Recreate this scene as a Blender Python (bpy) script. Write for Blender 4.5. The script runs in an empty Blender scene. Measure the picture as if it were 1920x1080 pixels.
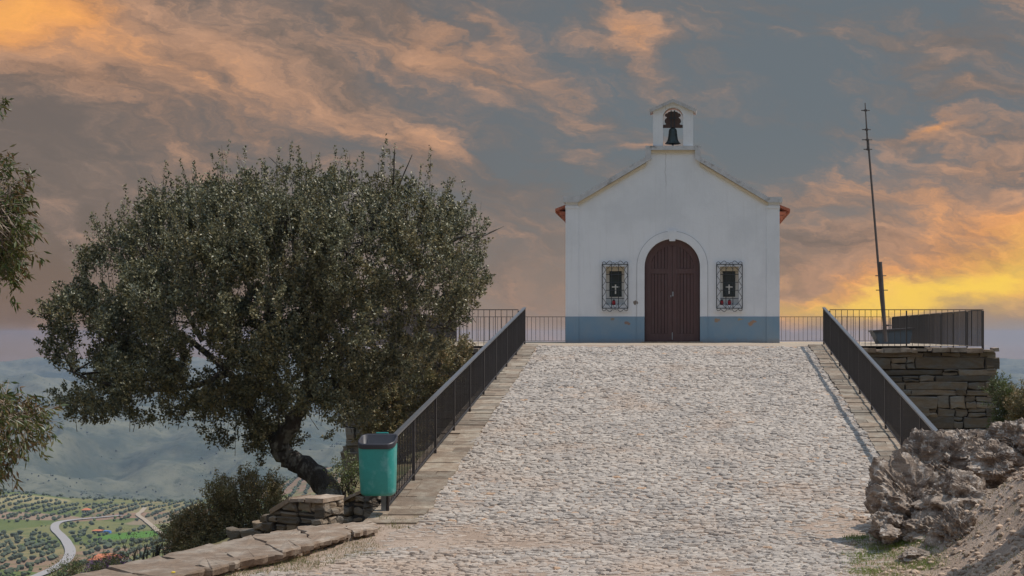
import bpy, math, random
import numpy as np
from mathutils import Vector, noise as mnoise

# ------------------------------------------------------------------ camera, sun, sky
scene = bpy.context.scene
F = 2667.0                      # focal length in photo pixels; camera at the origin looks along +Y
HX, HY = 1280.0, 626.0          # where the level line of sight meets the photo
cam_d = bpy.data.cameras.new('camera'); cam = bpy.data.objects.new('camera', cam_d)
scene.collection.objects.link(cam); scene.camera = cam
cam_d.sensor_width = 36.0; cam_d.lens = 36.0 * F / 1920.0
cam_d.shift_x = (960 - HX) / 1920.0; cam_d.shift_y = (HY - 540) / 1920.0
cam.location = (0, 0, 0); cam.rotation_euler = (math.radians(90), 0, 0)
cam_d.clip_start = 0.1; cam_d.clip_end = 40000
scene.view_settings.view_transform = 'Standard'; scene.view_settings.look = 'None'
scene.view_settings.gamma = 1.0; scene.view_settings.exposure = 0.0
scene.view_settings.use_curve_mapping = False

SUN_DIR = Vector((0.60, 0.07, 1.0)).normalized()
sd = bpy.data.lights.new('sun', 'SUN'); so = bpy.data.objects.new('sun', sd)
scene.collection.objects.link(so)
sd.energy = 3.6; sd.angle = math.radians(0.5); sd.color = (1.0, 0.93, 0.85)
so.rotation_euler = SUN_DIR.to_track_quat('Z', 'Y').to_euler(); so.location = (30, 30, 60)


def lin(c):
    c = c / 255.0
    return c / 12.92 if c <= 0.04045 else ((c + 0.055) / 1.055) ** 2.4


def srgb(r, g, b):
    return (lin(r), lin(g), lin(b), 1.0)


class E:
    """socket wrapper: arithmetic builds Math nodes"""
    def __init__(s, nt, v): s.nt, s.v = nt, v

    def op(s, o, *a):
        n = s.nt.nodes.new('ShaderNodeMath'); n.operation = o
        for i, x in enumerate((s,) + a):
            if isinstance(x, E): x = x.v
            if isinstance(x, (int, float)): n.inputs[i].default_value = x
            else: s.nt.links.new(x, n.inputs[i])
        return E(s.nt, n.outputs[0])
    def __add__(s, o): return s.op('ADD', o)
    def __radd__(s, o): return s.op('ADD', o)
    def __sub__(s, o): return s.op('SUBTRACT', o)
    def __rsub__(s, o): return E(s.nt, o).op('SUBTRACT', s) if not isinstance(o, (int, float)) else (s * -1.0) + o
    def __mul__(s, o): return s.op('MULTIPLY', o)
    def __rmul__(s, o): return s.op('MULTIPLY', o)
    def __truediv__(s, o): return s.op('DIVIDE', o)


def sstep(e, a, b, t0=0.0, t1=1.0):
    n = e.nt.nodes.new('ShaderNodeMapRange'); n.interpolation_type = 'SMOOTHSTEP'
    e.nt.links.new(e.v, n.inputs[0])
    for i, x in enumerate((a, b, t0, t1)): n.inputs[i + 1].default_value = x
    return E(e.nt, n.outputs[0])


def mixc(nt, f, a, b, mode='MIX'):
    n = nt.nodes.new('ShaderNodeMix'); n.data_type = 'RGBA'; n.blend_type = mode
    n.clamp_factor = True
    for i, x in ((0, f), (6, a), (7, b)):
        if isinstance(x, E): x = x.v
        if isinstance(x, (int, float)): n.inputs[i].default_value = x
        elif isinstance(x, tuple): n.inputs[i].default_value = x if len(x) == 4 else x + (1.0,)
        else: nt.links.new(x, n.inputs[i])
    return n.outputs[2]


def vec(nt, x, y, z):
    n = nt.nodes.new('ShaderNodeCombineXYZ')
    for i, q in enumerate((x, y, z)):
        if isinstance(q, E): q = q.v
        if isinstance(q, (int, float)): n.inputs[i].default_value = q
        else: nt.links.new(q, n.inputs[i])
    return n.outputs[0]


def noise(nt, co, scale, detail=5, rough=0.55, dist=0.0, out='Fac'):
    n = nt.nodes.new('ShaderNodeTexNoise')
    if co is not None: nt.links.new(co.v if isinstance(co, E) else co, n.inputs['Vector'])
    n.inputs['Scale'].default_value = scale; n.inputs['Detail'].default_value = detail
    n.inputs['Roughness'].default_value = rough; n.inputs['Distortion'].default_value = dist
    return E(nt, n.outputs[out])


world = bpy.data.worlds.new('World'); scene.world = world; world.use_nodes = True
W = world.node_tree; W.nodes.clear()
tc = W.nodes.new('ShaderNodeTexCoord')
sep = W.nodes.new('ShaderNodeSeparateXYZ'); W.links.new(tc.outputs['Generated'], sep.inputs[0])
dx, dy, dz = (E(W, sep.outputs[i]) for i in range(3))
az = dx.op('ARCTAN2', dy)
el = dz.op('ARCSINE')


def AZ(px): return math.atan((px - HX) / F)
def EL(px, py): return math.atan((HY - py) / math.hypot(F, px - HX))


# wispy warp of the sky coordinates
wv = vec(W, az * 9.0, el * 20.0, 0.0)
nw = W.nodes.new('ShaderNodeTexNoise'); W.links.new(wv, nw.inputs['Vector'])
nw.inputs['Scale'].default_value = 1.0; nw.inputs['Detail'].default_value = 7; nw.inputs['Roughness'].default_value = 0.6
sw = W.nodes.new('ShaderNodeSeparateColor'); W.links.new(nw.outputs['Color'], sw.inputs[0])
wa = az + (E(W, sw.outputs[0]) - 0.5) * 0.10
we = el + (E(W, sw.outputs[1]) - 0.5) * 0.072


def gauss(px, py, rx, ry, ang, a, e):
    a0, e0 = AZ(px), EL(px, py)
    ca, sa = math.cos(math.radians(ang)), math.sin(math.radians(ang))
    u = (a - a0) * (ca * F / rx) + (e - e0) * (sa * F / rx)
    v = (a - a0) * (-sa * F / ry) + (e - e0) * (ca * F / ry)
    q = u * u + v * v
    return (q * -1.0).op('EXPONENT')


# streak textures: one set falls to the right (left and middle sky), one lies flatter (right sky)
def rot_co(deg, ka, ke, z):
    c, s_ = math.cos(math.radians(deg)), math.sin(math.radians(deg))
    return vec(W, (wa * c + we * s_) * ka, (we * c - wa * s_) * ke, z)


s1 = noise(W, rot_co(-24, 7.5, 26.0, 3.3), 1.0, 8, 0.60)
s2 = noise(W, rot_co(-4, 9.0, 34.0, 9.1), 1.0, 8, 0.60)
s3 = noise(W, rot_co(-14, 34.0, 90.0, 5.5), 1.0, 6, 0.65)
side = sstep(az, AZ(1150), AZ(1600))
st = s1 * (1.0 - side) + s2 * side
s4 = noise(W, rot_co(-18, 15.0, 44.0, 1.7), 1.0, 7, 0.62)
st = st + (s4 - 0.5) * 0.55 + (s3 - 0.5) * 0.34

warm = None       # how strongly the low sun lights the clouds there
for b in [(25, 5, 120, 45, 10, 1.3), (120, 70, 170, 90, 0, 0.30), (260, 120, 280, 90, -22, 0.42), (640, 110, 420, 90, -10, 0.16), (520, 200, 260, 60, -20, 0.38),
          (330, 235, 180, 34, -24, 0.42), (930, 105, 210, 60, -16, 0.55), (850, 170, 170, 34, -20, 0.35), (1000, 60, 150, 28, -25, 0.42),
          (1180, 70, 90, 28, -48, 0.75), (1180, 290, 60, 16, 0, 0.55), (850, 265, 200, 34, -8, 0.42),
          (1760, 225, 60, 10, 10, 0.8), (1880, 215, 150, 130, 20, 0.2), (1640, 330, 220, 26, -4, 0.30),
          (1800, 400, 330, 60, -6, 0.75), (1700, 290, 200, 60, 0, 0.32), (1750, 490, 380, 60, 8, 0.5), (1850, 480, 220, 60, 14, 0.6),
          (1790, 545, 300, 34, 6, 0.9), (1600, 570, 240, 36, 2, 0.8), (1010, 590, 220, 120, 0, 0.25), (60, 640, 200, 70, 0, 0.2)]:
    g = gauss(*b[:5], wa, we) * b[5]
    warm = g if warm is None else warm + g
cloudy = None     # where a cloud is wanted
for b in [(120, 70, 320, 130, -15, 0.22), (560, 190, 500, 90, -18, 0.13), (930, 110, 300, 90, -14, 0.13),
          (1180, 80, 120, 35, -50, 0.16), (1180, 290, 70, 18, 0, 0.20), (1760, 225, 60, 10, 8, 0.22),
          (1780, 470, 420, 130, 0, 0.26), (1700, 290, 260, 80, 0, 0.10), (760, 120, 420, 80, -10, 0.06), (1900, 200, 120, 140, 0, 0.05), (1480, 200, 240, 210, 0, -0.20),
          (420, 285, 260, 45, -22, -0.10), (100, 220, 180, 40, -20, -0.12), (300, 40, 110, 50, -10, -0.16),
          (1880, 625, 110, 34, 0, -0.30), (1150, 200, 120, 60, -30, -0.12)]:
    g = gauss(*b[:5], wa, we) * b[5]
    cloudy = g if cloudy is None else cloudy + g
cm = sstep(st + cloudy, 0.34, 0.78)

sky = W.nodes.new('ShaderNodeTexSky'); sky.sky_type = 'NISHITA'; sky.sun_disc = False
sky.sun_elevation = math.asin(SUN_DIR.z); sky.sun_rotation = math.atan2(SUN_DIR.x, SUN_DIR.y)
sky.altitude = 700; sky.air_density = 1.0; sky.dust_density = 1.5; sky.ozone_density = 1.5
vm = W.nodes.new('ShaderNodeVectorMath'); vm.operation = 'SCALE'
W.links.new(sky.outputs[0], vm.inputs[0]); vm.inputs['Scale'].default_value = 0.06

veil = mixc(W, sstep(az, AZ(0), AZ(1300)), srgb(113, 100, 91), srgb(106, 113, 117))      # thin high cloud
veil = mixc(W, sstep(el, EL(300, 640), EL(300, 330)), mixc(W, sstep(az, AZ(150), AZ(1000)), srgb(122, 98, 82), srgb(150, 131, 118)), veil)
base = mixc(W, 0.92, vm.outputs[0], veil)
base = mixc(W, sstep(el, 0.012, -0.012) * 0.9, base, mixc(W, sstep(az, AZ(300), AZ(1500)), srgb(150, 116, 70), srgb(188, 162, 128)))
low_r = gauss(1750, 560, 560, 150, 0, az, el)
base = mixc(W, low_r * 0.7, base, srgb(178, 140, 110))
base = mixc(W, gauss(1900, 640, 130, 42, 0, wa, we) * 0.9, base, srgb(150, 140, 132))
ccol = mixc(W, sstep(warm + (s4 - 0.5) * 1.3 + (s3 - 0.5) * 0.5, 0.0, 0.6), srgb(128, 113, 104), srgb(178, 139, 113))
ccol = mixc(W, sstep(warm + (s4 - 0.5) * 1.3 + (s3 - 0.5) * 0.8, 0.58, 1.35), ccol, srgb(222, 155, 98))
ccol = mixc(W, sstep(warm + (s3 - 0.5) * 1.0, 1.15, 2.2), ccol, mixc(W, side, srgb(246, 168, 92), srgb(250, 200, 95)))
ccol = mixc(W, 1.0, ccol, vec(W, *[(s4 - 0.5) * 0.9 + (s3 - 0.5) * 0.7 + 1.02] * 3), 'MULTIPLY')
front = mixc(W, cm * 0.92, base, ccol)
glow = gauss(1815, 540, 190, 26, 10, wa, we) + gauss(1600, 572, 260, 22, 0, wa, we) * 0.8 + gauss(1880, 505, 120, 40, 20, wa, we) * 0.7 + gauss(10, 8, 70, 24, 0, wa, we) * 0.6
front = mixc(W, glow * (s4 * 0.9 + 0.22), front, mixc(W, side, srgb(250, 180, 95), srgb(250, 206, 90)))
# the rest of the sky overhead and behind the photographer: broken grey-blue cloud
over = mixc(W, 0.85, vm.outputs[0], (0.46, 0.63, 0.86, 1.0))
up = sstep(el, math.radians(15), math.radians(38))
col = mixc(W, up, front, over)
bg = W.nodes.new('ShaderNodeBackground'); W.links.new(col, bg.inputs[0]); bg.inputs[1].default_value = 1.0
wo = W.nodes.new('ShaderNodeOutputWorld'); W.links.new(bg.outputs[0], wo.inputs[0])

# ------------------------------------------------------------------ helpers
COL = scene.collection
rnd = random.Random(7)
rng = np.random.default_rng(11)


def P(px, py, Y):
    """the point at depth Y that the photo shows at px, py"""
    return Vector(((px - HX) * Y / F, Y, (HY - py) * Y / F))


def tag(o, label=None, cat=None, group=None, kind=None):
    if label: o['label'] = label
    if cat: o['category'] = cat
    if group: o['group'] = group
    if kind: o['kind'] = kind
    return o


def thing(name, label, cat, loc=(0, 0, 0), group=None):
    o = bpy.data.objects.new(name, None); COL.objects.link(o)
    o.location = loc; o.empty_display_size = 0.3
    return tag(o, label, cat, group)


def link_mesh(name, me, m, parent=None):
    if m: me.materials.append(m)
    o = bpy.data.objects.new(name, me); COL.objects.link(o)
    if parent:
        o.parent = parent
        o.matrix_parent_inverse = world_mat(parent).inverted()
    return o


def world_mat(o):
    from mathutils import Matrix
    m = Matrix.Translation(o.location)
    if o.parent: m = world_mat(o.parent) @ o.matrix_parent_inverse @ m
    return m


class MB:
    def __init__(s): s.v = []; s.f = []; s.n = 0

    def add(s, v, f):
        s.v.extend(tuple(p) for p in v)
        s.f.extend(tuple(i + s.n for i in q) for q in f); s.n += len(v)

    def box(s, c, d, jit=0.0, rz=0.0):
        v = []
        for z in (-1, 1):
            for x, y in ((-1, -1), (1, -1), (1, 1), (-1, 1)):
                p = Vector((x * d[0] / 2, y * d[1] / 2, z * d[2] / 2))
                if jit: p += Vector([rnd.uniform(-jit, jit) for _ in range(3)])
                if rz: p = Vector((p.x * math.cos(rz) - p.y * math.sin(rz), p.x * math.sin(rz) + p.y * math.cos(rz), p.z))
                v.append(Vector(c) + p)
        s.add(v, [(3, 2, 1, 0), (4, 5, 6, 7), (0, 1, 5, 4), (1, 2, 6, 5), (2, 3, 7, 6), (3, 0, 4, 7)])

    def bb(s, x0, x1, y0, y1, z0, z1): s.box(((x0 + x1) / 2, (y0 + y1) / 2, (z0 + z1) / 2), (abs(x1 - x0), abs(y1 - y0), abs(z1 - z0)))

    def bar(s, a, b, w, h):
        """box bar from a to b: w sideways, h upwards"""
        a, b = Vector(a), Vector(b); d = (b - a).normalized()
        sx = d.cross(Vector((0, 0, 1)))
        if sx.length < 1e-3: sx = Vector((1, 0, 0))
        sx.normalize(); up = sx.cross(d).normalized()
        v = [p + sx * (i * w / 2) + up * (j * h / 2) for p in (a, b) for i, j in ((-1, -1), (1, -1), (1, 1), (-1, 1))]
        s.add(v, [(0, 1, 2, 3), (7, 6, 5, 4), (0, 4, 5, 1), (1, 5, 6, 2), (2, 6, 7, 3), (3, 7, 4, 0)])

    def tube(s, pts, rad, n=8, cap=True):
        pts = [Vector(p) for p in pts]
        if not isinstance(rad, (list, tuple)): rad = [rad] * len(pts)
        rings = []; prev = None
        for i, p in enumerate(pts):
            d = (pts[min(i + 1, len(pts) - 1)] - pts[max(i - 1, 0)]).normalized()
            if prev is None:
                a = d.cross(Vector((0, 0, 1)))
                if a.length < 0.05: a = d.cross(Vector((1, 0, 0)))
            else: a = prev - d * prev.dot(d)
            a.normalize(); prev = a; b = d.cross(a)
            rings.append([p + (a * math.cos(2 * math.pi * k / n) + b * math.sin(2 * math.pi * k / n)) * rad[i] for k in range(n)])
        v = [q for r in rings for q in r]; f = []
        for i in range(len(pts) - 1):
            for k in range(n):
                k2 = (k + 1) % n
                f.append((i * n + k, i * n + k2, (i + 1) * n + k2, (i + 1) * n + k))
        if cap:
            f.append(tuple(range(n - 1, -1, -1))); f.append(tuple((len(pts) - 1) * n + k for k in range(n)))
        s.add(v, f)

    def lathe(s, c, prof, n=24):
        v = []; f = []
        for r, z in prof:
            for k in range(n): v.append((c[0] + r * math.cos(2 * math.pi * k / n), c[1] + r * math.sin(2 * math.pi * k / n), c[2] + z))
        for i in range(len(prof) - 1):
            for k in range(n):
                k2 = (k + 1) % n; f.append((i * n + k, i * n + k2, (i + 1) * n + k2, (i + 1) * n + k))
        s.add(v, f)

    def prism(s, pts, y0, y1):
        """outline in X,Z extruded from y0 (front) to y1"""
        n = len(pts)
        v = [(x, y0, z) for x, z in pts] + [(x, y1, z) for x, z in pts]
        f = [tuple(range(n)), tuple(range(2 * n - 1, n - 1, -1))]
        f += [(i, n + i, n + (i + 1) % n, (i + 1) % n) for i in range(n)]
        s.add(v, f)

    def build(s, name, m, parent=None, smooth=False, bevel=0.0):
        me = bpy.data.meshes.new(name); me.from_pydata(s.v, [], s.f); me.validate()
        import bmesh
        bm = bmesh.new(); bm.from_mesh(me)
        bmesh.ops.recalc_face_normals(bm, faces=bm.faces)
        if smooth:
            for q in bm.faces: q.smooth = True
        bm.to_mesh(me); bm.free()
        o = link_mesh(name, me, m, parent)
        if bevel:
            md = o.modifiers.new('bevel', 'BEVEL'); md.width = bevel; md.segments = 2; md.limit_method = 'ANGLE'
        return o


def np_mesh(name, V, Q, m, parent=None, smooth=False):
    """numpy verts and equal-size polygons"""
    me = bpy.data.meshes.new(name); k = Q.shape[1]
    me.vertices.add(len(V)); me.vertices.foreach_set('co', V.astype(np.float32).ravel())
    me.loops.add(Q.size); me.loops.foreach_set('vertex_index', Q.astype(np.int32).ravel())
    me.polygons.add(len(Q)); me.polygons.foreach_set('loop_start', np.arange(0, Q.size, k, dtype=np.int32))
    me.polygons.foreach_set('use_smooth', np.full(len(Q), smooth))
    me.update(calc_edges=True); me.validate()
    return link_mesh(name, me, m, parent)


def outline(name, outer, holes, y0, y1, m, parent=None):
    """flat plate with holes in X,Z, from y0 to y1, as a mesh"""
    cu = bpy.data.curves.new(name, 'CURVE'); cu.dimensions = '2D'; cu.fill_mode = 'BOTH'
    for ring in [outer] + holes:
        sp = cu.splines.new('POLY'); sp.points.add(len(ring) - 1)
        for i, (x, z) in enumerate(ring): sp.points[i].co = (x, z, 0, 1)
        sp.use_cyclic_u = True
    cu.extrude = abs(y1 - y0) / 2
    t = bpy.data.objects.new('tmp', cu); COL.objects.link(t)
    dg = bpy.context.evaluated_depsgraph_get(); dg.update()
    me = bpy.data.meshes.new_from_object(t.evaluated_get(dg))
    bpy.data.objects.remove(t)
    yc = (y0 + y1) / 2
    for v in me.vertices: v.co = (v.co.x, yc - v.co.z, v.co.y)
    me.name = name; me.materials.clear()
    return link_mesh(name, me, m, parent)


def arch(cx, hw, z0, zs, n=20, rise=None):
    rise = hw if rise is None else rise
    return [(cx - hw, z0), (cx - hw, zs)] + [(cx - hw * math.cos(math.pi * i / n), zs + rise * math.sin(math.pi * i / n)) for i in range(1, n)] + [(cx + hw, zs), (cx + hw, z0)]


# value noise in numpy
_perm = rng.random((256, 256))


def vnoise(x, y):
    xi, yi = np.floor(x).astype(int), np.floor(y).astype(int)
    fx, fy = x - xi, y - yi; fx = fx * fx * (3 - 2 * fx); fy = fy * fy * (3 - 2 * fy)
    g = lambda i, j: _perm[(xi + i) % 256, (yi + j) % 256]
    return (g(0, 0) * (1 - fx) + g(1, 0) * fx) * (1 - fy) + (g(0, 1) * (1 - fx) + g(1, 1) * fx) * fy


def fbm(x, y, o=5):
    s = 0; a = 0.5
    for i in range(o):
        s = s + a * vnoise(x * 2 ** i + 17.3 * i, y * 2 ** i + 5.1 * i); a *= 0.5
    return s


def smooth01(t): t = np.clip(t, 0, 1); return t * t * (3 - 2 * t)


# ------------------------------------------------------------------ materials
def mat(name, c=(0.5, 0.5, 0.5), rough=0.8, metal=0.0, var=0.0, scale=8.0, bump=0.0, bscale=30.0, c2=None, cscale=None,
        island=0.0, spec=0.5, thr=(0.4, 0.65), dist=0.02, stretch=None):
    m = bpy.data.materials.new(name); m.use_nodes = True; nt = m.node_tree
    b = nt.nodes['Principled BSDF']; b.inputs['Roughness'].default_value = rough; b.inputs['Metallic'].default_value = metal
    b.inputs['Specular IOR Level'].default_value = spec
    t = nt.nodes.new('ShaderNodeTexCoord'); co = t.outputs['Object']
    if stretch:
        mp = nt.nodes.new('ShaderNodeMapping'); mp.inputs['Scale'].default_value = stretch
        nt.links.new(co, mp.inputs[0]); co = mp.outputs[0]
    colr = c if len(c) == 4 else tuple(c) + (1.0,)
    if c2: colr = mixc(nt, sstep(noise(nt, co, cscale or scale, 6, 0.6), *thr), colr, tuple(c2) + (1.0,))
    if var:
        n = noise(nt, co, scale, 6, 0.65)
        f = (n - 0.5) * (2 * var) + 1.0
        if island:
            g = nt.nodes.new('ShaderNodeNewGeometry'); f = f * ((E(nt, g.outputs['Random Per Island']) - 0.5) * (2 * island) + 1.0)
        hs = nt.nodes.new('ShaderNodeHueSaturation')
        if isinstance(colr, tuple): hs.inputs['Color'].default_value = colr
        else: nt.links.new(colr, hs.inputs['Color'])
        nt.links.new(f.v, hs.inputs['Value']); colr = hs.outputs[0]
    if isinstance(colr, tuple): b.inputs['Base Color'].default_value = colr
    else: nt.links.new(colr, b.inputs['Base Color'])
    if bump:
        bn = nt.nodes.new('ShaderNodeBump'); bn.inputs['Strength'].default_value = bump; bn.inputs['Distance'].default_value = dist
        nt.links.new(noise(nt, co, bscale, 8, 0.65).v, bn.inputs['Height']); nt.links.new(bn.outputs[0], b.inputs['Normal'])
    return m


M = {}
M['stone'] = mat('wall_stone', (0.20, 0.145, 0.095), 0.9, var=0.55, scale=5, bump=0.9, bscale=18, c2=(0.17, 0.15, 0.125), cscale=2.5, island=0.45, stretch=(1, 1, 2.5))
M['stone_pale'] = mat('slab_stone', (0.25, 0.175, 0.12), 0.9, var=0.6, scale=7, bump=1.0, bscale=12, c2=(0.36, 0.29, 0.225), cscale=3.0, island=0.25)  # paler stone for slabs, cappings and the step
M['gap'] = mat('joint_earth', (0.035, 0.028, 0.022), 1.0, var=0.4, bump=0.6)
M['kerb'] = mat('kerb_slate', (0.225, 0.165, 0.115), 0.9, var=0.45, scale=6, bump=0.8, bscale=22, c2=(0.27, 0.225, 0.17), cscale=3, island=0.3)
M['iron'] = mat('painted_iron', (0.050, 0.042, 0.040), 0.5, var=0.3, scale=3, bump=0.15, bscale=60)
M['iron_top'] = mat('handrail_iron', (0.13, 0.135, 0.145), 0.38, metal=0.35, var=0.2, scale=4)
M['grille'] = mat('grille_iron', (0.02, 0.025, 0.03), 0.5)
M['teal'] = mat('teal_plastic', (0.03, 0.29, 0.26), 0.42, var=0.22, scale=6, c2=(0.11, 0.36, 0.34), cscale=5, thr=(0.52, 0.72), bump=0.08, bscale=40)
M['rim'] = mat('dark_plastic', (0.035, 0.033, 0.04), 0.45, var=0.2)
M['galv'] = mat('galvanised_steel', (0.24, 0.26, 0.28), 0.5, metal=0.4, var=0.2)
M['tile'] = mat('roof_tile', (0.42, 0.13, 0.07), 0.8, var=0.35, scale=6, bump=0.4)
M['bark'] = mat('bark', (0.075, 0.06, 0.047), 0.95, var=0.9, scale=10, bump=1.0, bscale=14, c2=(0.26, 0.24, 0.20), cscale=7, thr=(0.48, 0.62), dist=0.09, stretch=(1, 1, 0.5))
M['bark_pale'] = mat('pale_bark', (0.25, 0.2, 0.16), 0.9, var=0.4, scale=8, bump=0.5)
M['bronze'] = mat('bell_bronze', (0.05, 0.065, 0.062), 0.55, metal=0.6, var=0.4, scale=9)
M['yoke'] = mat('yoke_wood', (0.075, 0.045, 0.035), 0.8, var=0.3, scale=12)
M['glass'] = mat('dark_glass', (0.03, 0.045, 0.045), 0.15, var=0.3, scale=4)
M['white'] = mat('white_paint', (0.72, 0.72, 0.68), 0.7)
M['cream'] = mat('cream_plaster', (0.5, 0.43, 0.3), 0.85, var=0.15)
M['red'] = mat('red_plastic', (0.42, 0.015, 0.02), 0.35)
M['house'] = mat('house_plaster', (0.55, 0.5, 0.42), 0.9, var=0.1, scale=1)
M['farroof'] = mat('far_tile', (0.55, 0.18, 0.08), 0.9, var=0.15, scale=1)
M['bluebox'] = mat('grey_blue_paint', (0.06, 0.085, 0.11), 0.6, var=0.25, scale=4)
M['mast'] = mat('mast_metal', (0.10, 0.085, 0.08), 0.6, metal=0.3, var=0.3, scale=6)
M['road'] = mat('road_asphalt', (0.34, 0.31, 0.29), 0.95, var=0.1, scale=0.2)
M['track'] = mat('track_dirt', (0.38, 0.30, 0.21), 0.95, var=0.15, scale=0.2)
M['door'] = mat('door_paint', (0.085, 0.043, 0.040), 0.6, var=0.25, scale=3, bump=0.25, bscale=30, c2=(0.095, 0.062, 0.058), cscale=5, thr=(0.48, 0.75), stretch=(3, 1, 0.5))


def plaster():
    m = bpy.data.materials.new('white_plaster'); m.use_nodes = True; nt = m.node_tree; b = nt.nodes['Principled BSDF']
    t = nt.nodes.new('ShaderNodeTexCoord'); co = t.outputs['Object']
    s = nt.nodes.new('ShaderNodeSeparateXYZ'); nt.links.new(co, s.inputs[0]); x, z = E(nt, s.outputs[0]), E(nt, s.outputs[2])
    c = mixc(nt, sstep(noise(nt, co, 0.8, 6, 0.6), 0.4, 0.7), (0.72, 0.75, 0.78, 1), (0.65, 0.68, 0.71, 1))
    # rain streaks below the copings
    st = noise(nt, vec(nt, x * 9.0, 0.0, z * 0.5), 1.0, 5, 0.6)
    c = mixc(nt, sstep(st, 0.50, 0.78) * 0.16, c, (0.42, 0.42, 0.41, 1))
    # flaked plaster by the left window
    def spot(px, py, r, c, colr, a, b_):
        X, Z = (px - HX) / 53.0, (HY - py) / 53.0
        d = ((x - X) * (x - X) + (z - Z) * (z - Z)).op('SQRT')
        k = sstep(d, r, 0.0) * 0.55 + noise(nt, co, 9.0, 6, 0.7)
        return mixc(nt, sstep(k, a, b_), c, colr)
    c = spot(1191, 568, 0.24, c, (0.20, 0.17, 0.14, 1), 0.88, 0.94)
    c = spot(1303, 281, 0.18, c, (0.17, 0.12, 0.09, 1), 0.80, 0.95)
    # hairline crack under the belfry
    wob = (noise(nt, vec(nt, 0.0, 0.0, z * 2.5), 1.0, 4, 0.7) - 0.5) * 0.22
    cr = (x - ((1248 - HX) / 53.0) - wob).op('ABSOLUTE')
    cm_ = sstep(cr, 0.016, 0.004) * sstep(z, 5.0, 5.4)
    c = mixc(nt, cm_ * 0.5, c, (0.25, 0.24, 0.23, 1))
    nt.links.new(c, b.inputs['Base Color']); b.inputs['Roughness'].default_value = 0.9
    bn = nt.nodes.new('ShaderNodeBump'); bn.inputs['Strength'].default_value = 0.35; bn.inputs['Distance'].default_value = 0.02
    nt.links.new(noise(nt, co, 12.0, 8, 0.6).v, bn.inputs['Height']); nt.links.new(bn.outputs[0], b.inputs['Normal'])
    return m


def dado_mat():
    m = bpy.data.materials.new('grey_blue_dado'); m.use_nodes = True; nt = m.node_tree; b = nt.nodes['Principled BSDF']
    t = nt.nodes.new('ShaderNodeTexCoord'); co = t.outputs['Object']
    s = nt.nodes.new('ShaderNodeSeparateXYZ'); nt.links.new(co, s.inputs[0]); x, z = E(nt, s.outputs[0]), E(nt, s.outputs[2])
    c = mixc(nt, sstep(noise(nt, co, 1.2, 6, 0.6), 0.35, 0.7), (0.17, 0.285, 0.39, 1), (0.215, 0.30, 0.37, 1))
    for px, py, r, colr, a in ((1176, 606, 0.28, (0.24, 0.17, 0.14, 1), 0.80), (1410, 606, 0.55, (0.33, 0.22, 0.15, 1), 0.90),
                               (1345, 601, 0.35, (0.30, 0.22, 0.15, 1), 0.90), (1388, 598, 0.30, (0.36, 0.27, 0.14, 1), 0.9), (1150, 599, 0.30, (0.24, 0.22, 0.18, 1), 0.9)):
        X, Z = (px - HX) / 53.0, (HY - py) / 53.0
        d = ((x - X) * (x - X) + (z - Z) * (z - Z) * 3.0).op('SQRT')
        k = sstep(d, r, 0.0) * 0.5 + noise(nt, co, 6.0, 7, 0.7)
        c = mixc(nt, sstep(k, a, a + 0.06), c, colr)
    c = mixc(nt, sstep(z + noise(nt, co, 5.0, 6, 0.7) * 0.35, 0.06, -0.16) * 0.55, c, (0.26, 0.22, 0.18, 1))
    nt.links.new(c, b.inputs['Base Color']); b.inputs['Roughness'].default_value = 0.75
    bn = nt.nodes.new('ShaderNodeBump'); bn.inputs['Strength'].default_value = 0.35; bn.inputs['Distance'].default_value = 0.02
    nt.links.new(noise(nt, co, 12.0, 8, 0.6).v, bn.inputs['Height']); nt.links.new(bn.outputs[0], b.inputs['Normal'])
    return m


def leaf_mat(name, a, b_, c_=None, rough=0.45, trans=0.15):
    m = bpy.data.materials.new(name); m.use_nodes = True; nt = m.node_tree; b = nt.nodes['Principled BSDF']
    g = nt.nodes.new('ShaderNodeNewGeometry'); t = nt.nodes.new('ShaderNodeTexCoord')
    r = E(nt, g.outputs['Random Per Island'])
    c = mixc(nt, r, tuple(a) + (1,), tuple(b_) + (1,))
    if c_: c = mixc(nt, sstep(noise(nt, t.outputs['Object'], 1.6, 3) + (r - 0.5) * 0.5, 0.45, 0.75), c, tuple(c_) + (1,))
    nt.links.new(c, b.inputs['Base Color']); b.inputs['Roughness'].default_value = rough
    tr = nt.nodes.new('ShaderNodeBsdfTranslucent'); nt.links.new(c, tr.inputs[0])
    mx = nt.nodes.new('ShaderNodeMixShader'); mx.inputs[0].default_value = trans
    out = nt.nodes['Material Output']
    nt.links.new(b.outputs[0], mx.inputs[1]); nt.links.new(tr.outputs[0], mx.inputs[2]); nt.links.new(mx.outputs[0], out.inputs[0])
    return m


M['plaster'] = plaster(); M['dado'] = dado_mat()
M['oak'] = leaf_mat('holm_oak_leaf', (0.035, 0.045, 0.024), (0.34, 0.33, 0.20), (0.26, 0.22, 0.11), 0.42, 0.18)
M['gum'] = leaf_mat('gum_leaf', (0.055, 0.085, 0.02), (0.14, 0.14, 0.04), (0.17, 0.10, 0.045), 0.4, 0.3)
M['shrub'] = leaf_mat('shrub_leaf', (0.12, 0.115, 0.045), (0.36, 0.29, 0.13), (0.30, 0.20, 0.09), 0.5, 0.2)
M['shrub_green'] = leaf_mat('green_shrub_leaf', (0.09, 0.13, 0.035), (0.17, 0.19, 0.06), (0.15, 0.13, 0.06), 0.5, 0.3)
M['grass'] = leaf_mat('grass_blade', (0.12, 0.16, 0.04), (0.26, 0.22, 0.10), (0.30, 0.22, 0.11), 0.6, 0.3)
M['green_grass'] = leaf_mat('green_grass_blade', (0.13, 0.22, 0.03), (0.24, 0.30, 0.06), (0.28, 0.25, 0.10), 0.6, 0.35)
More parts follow.
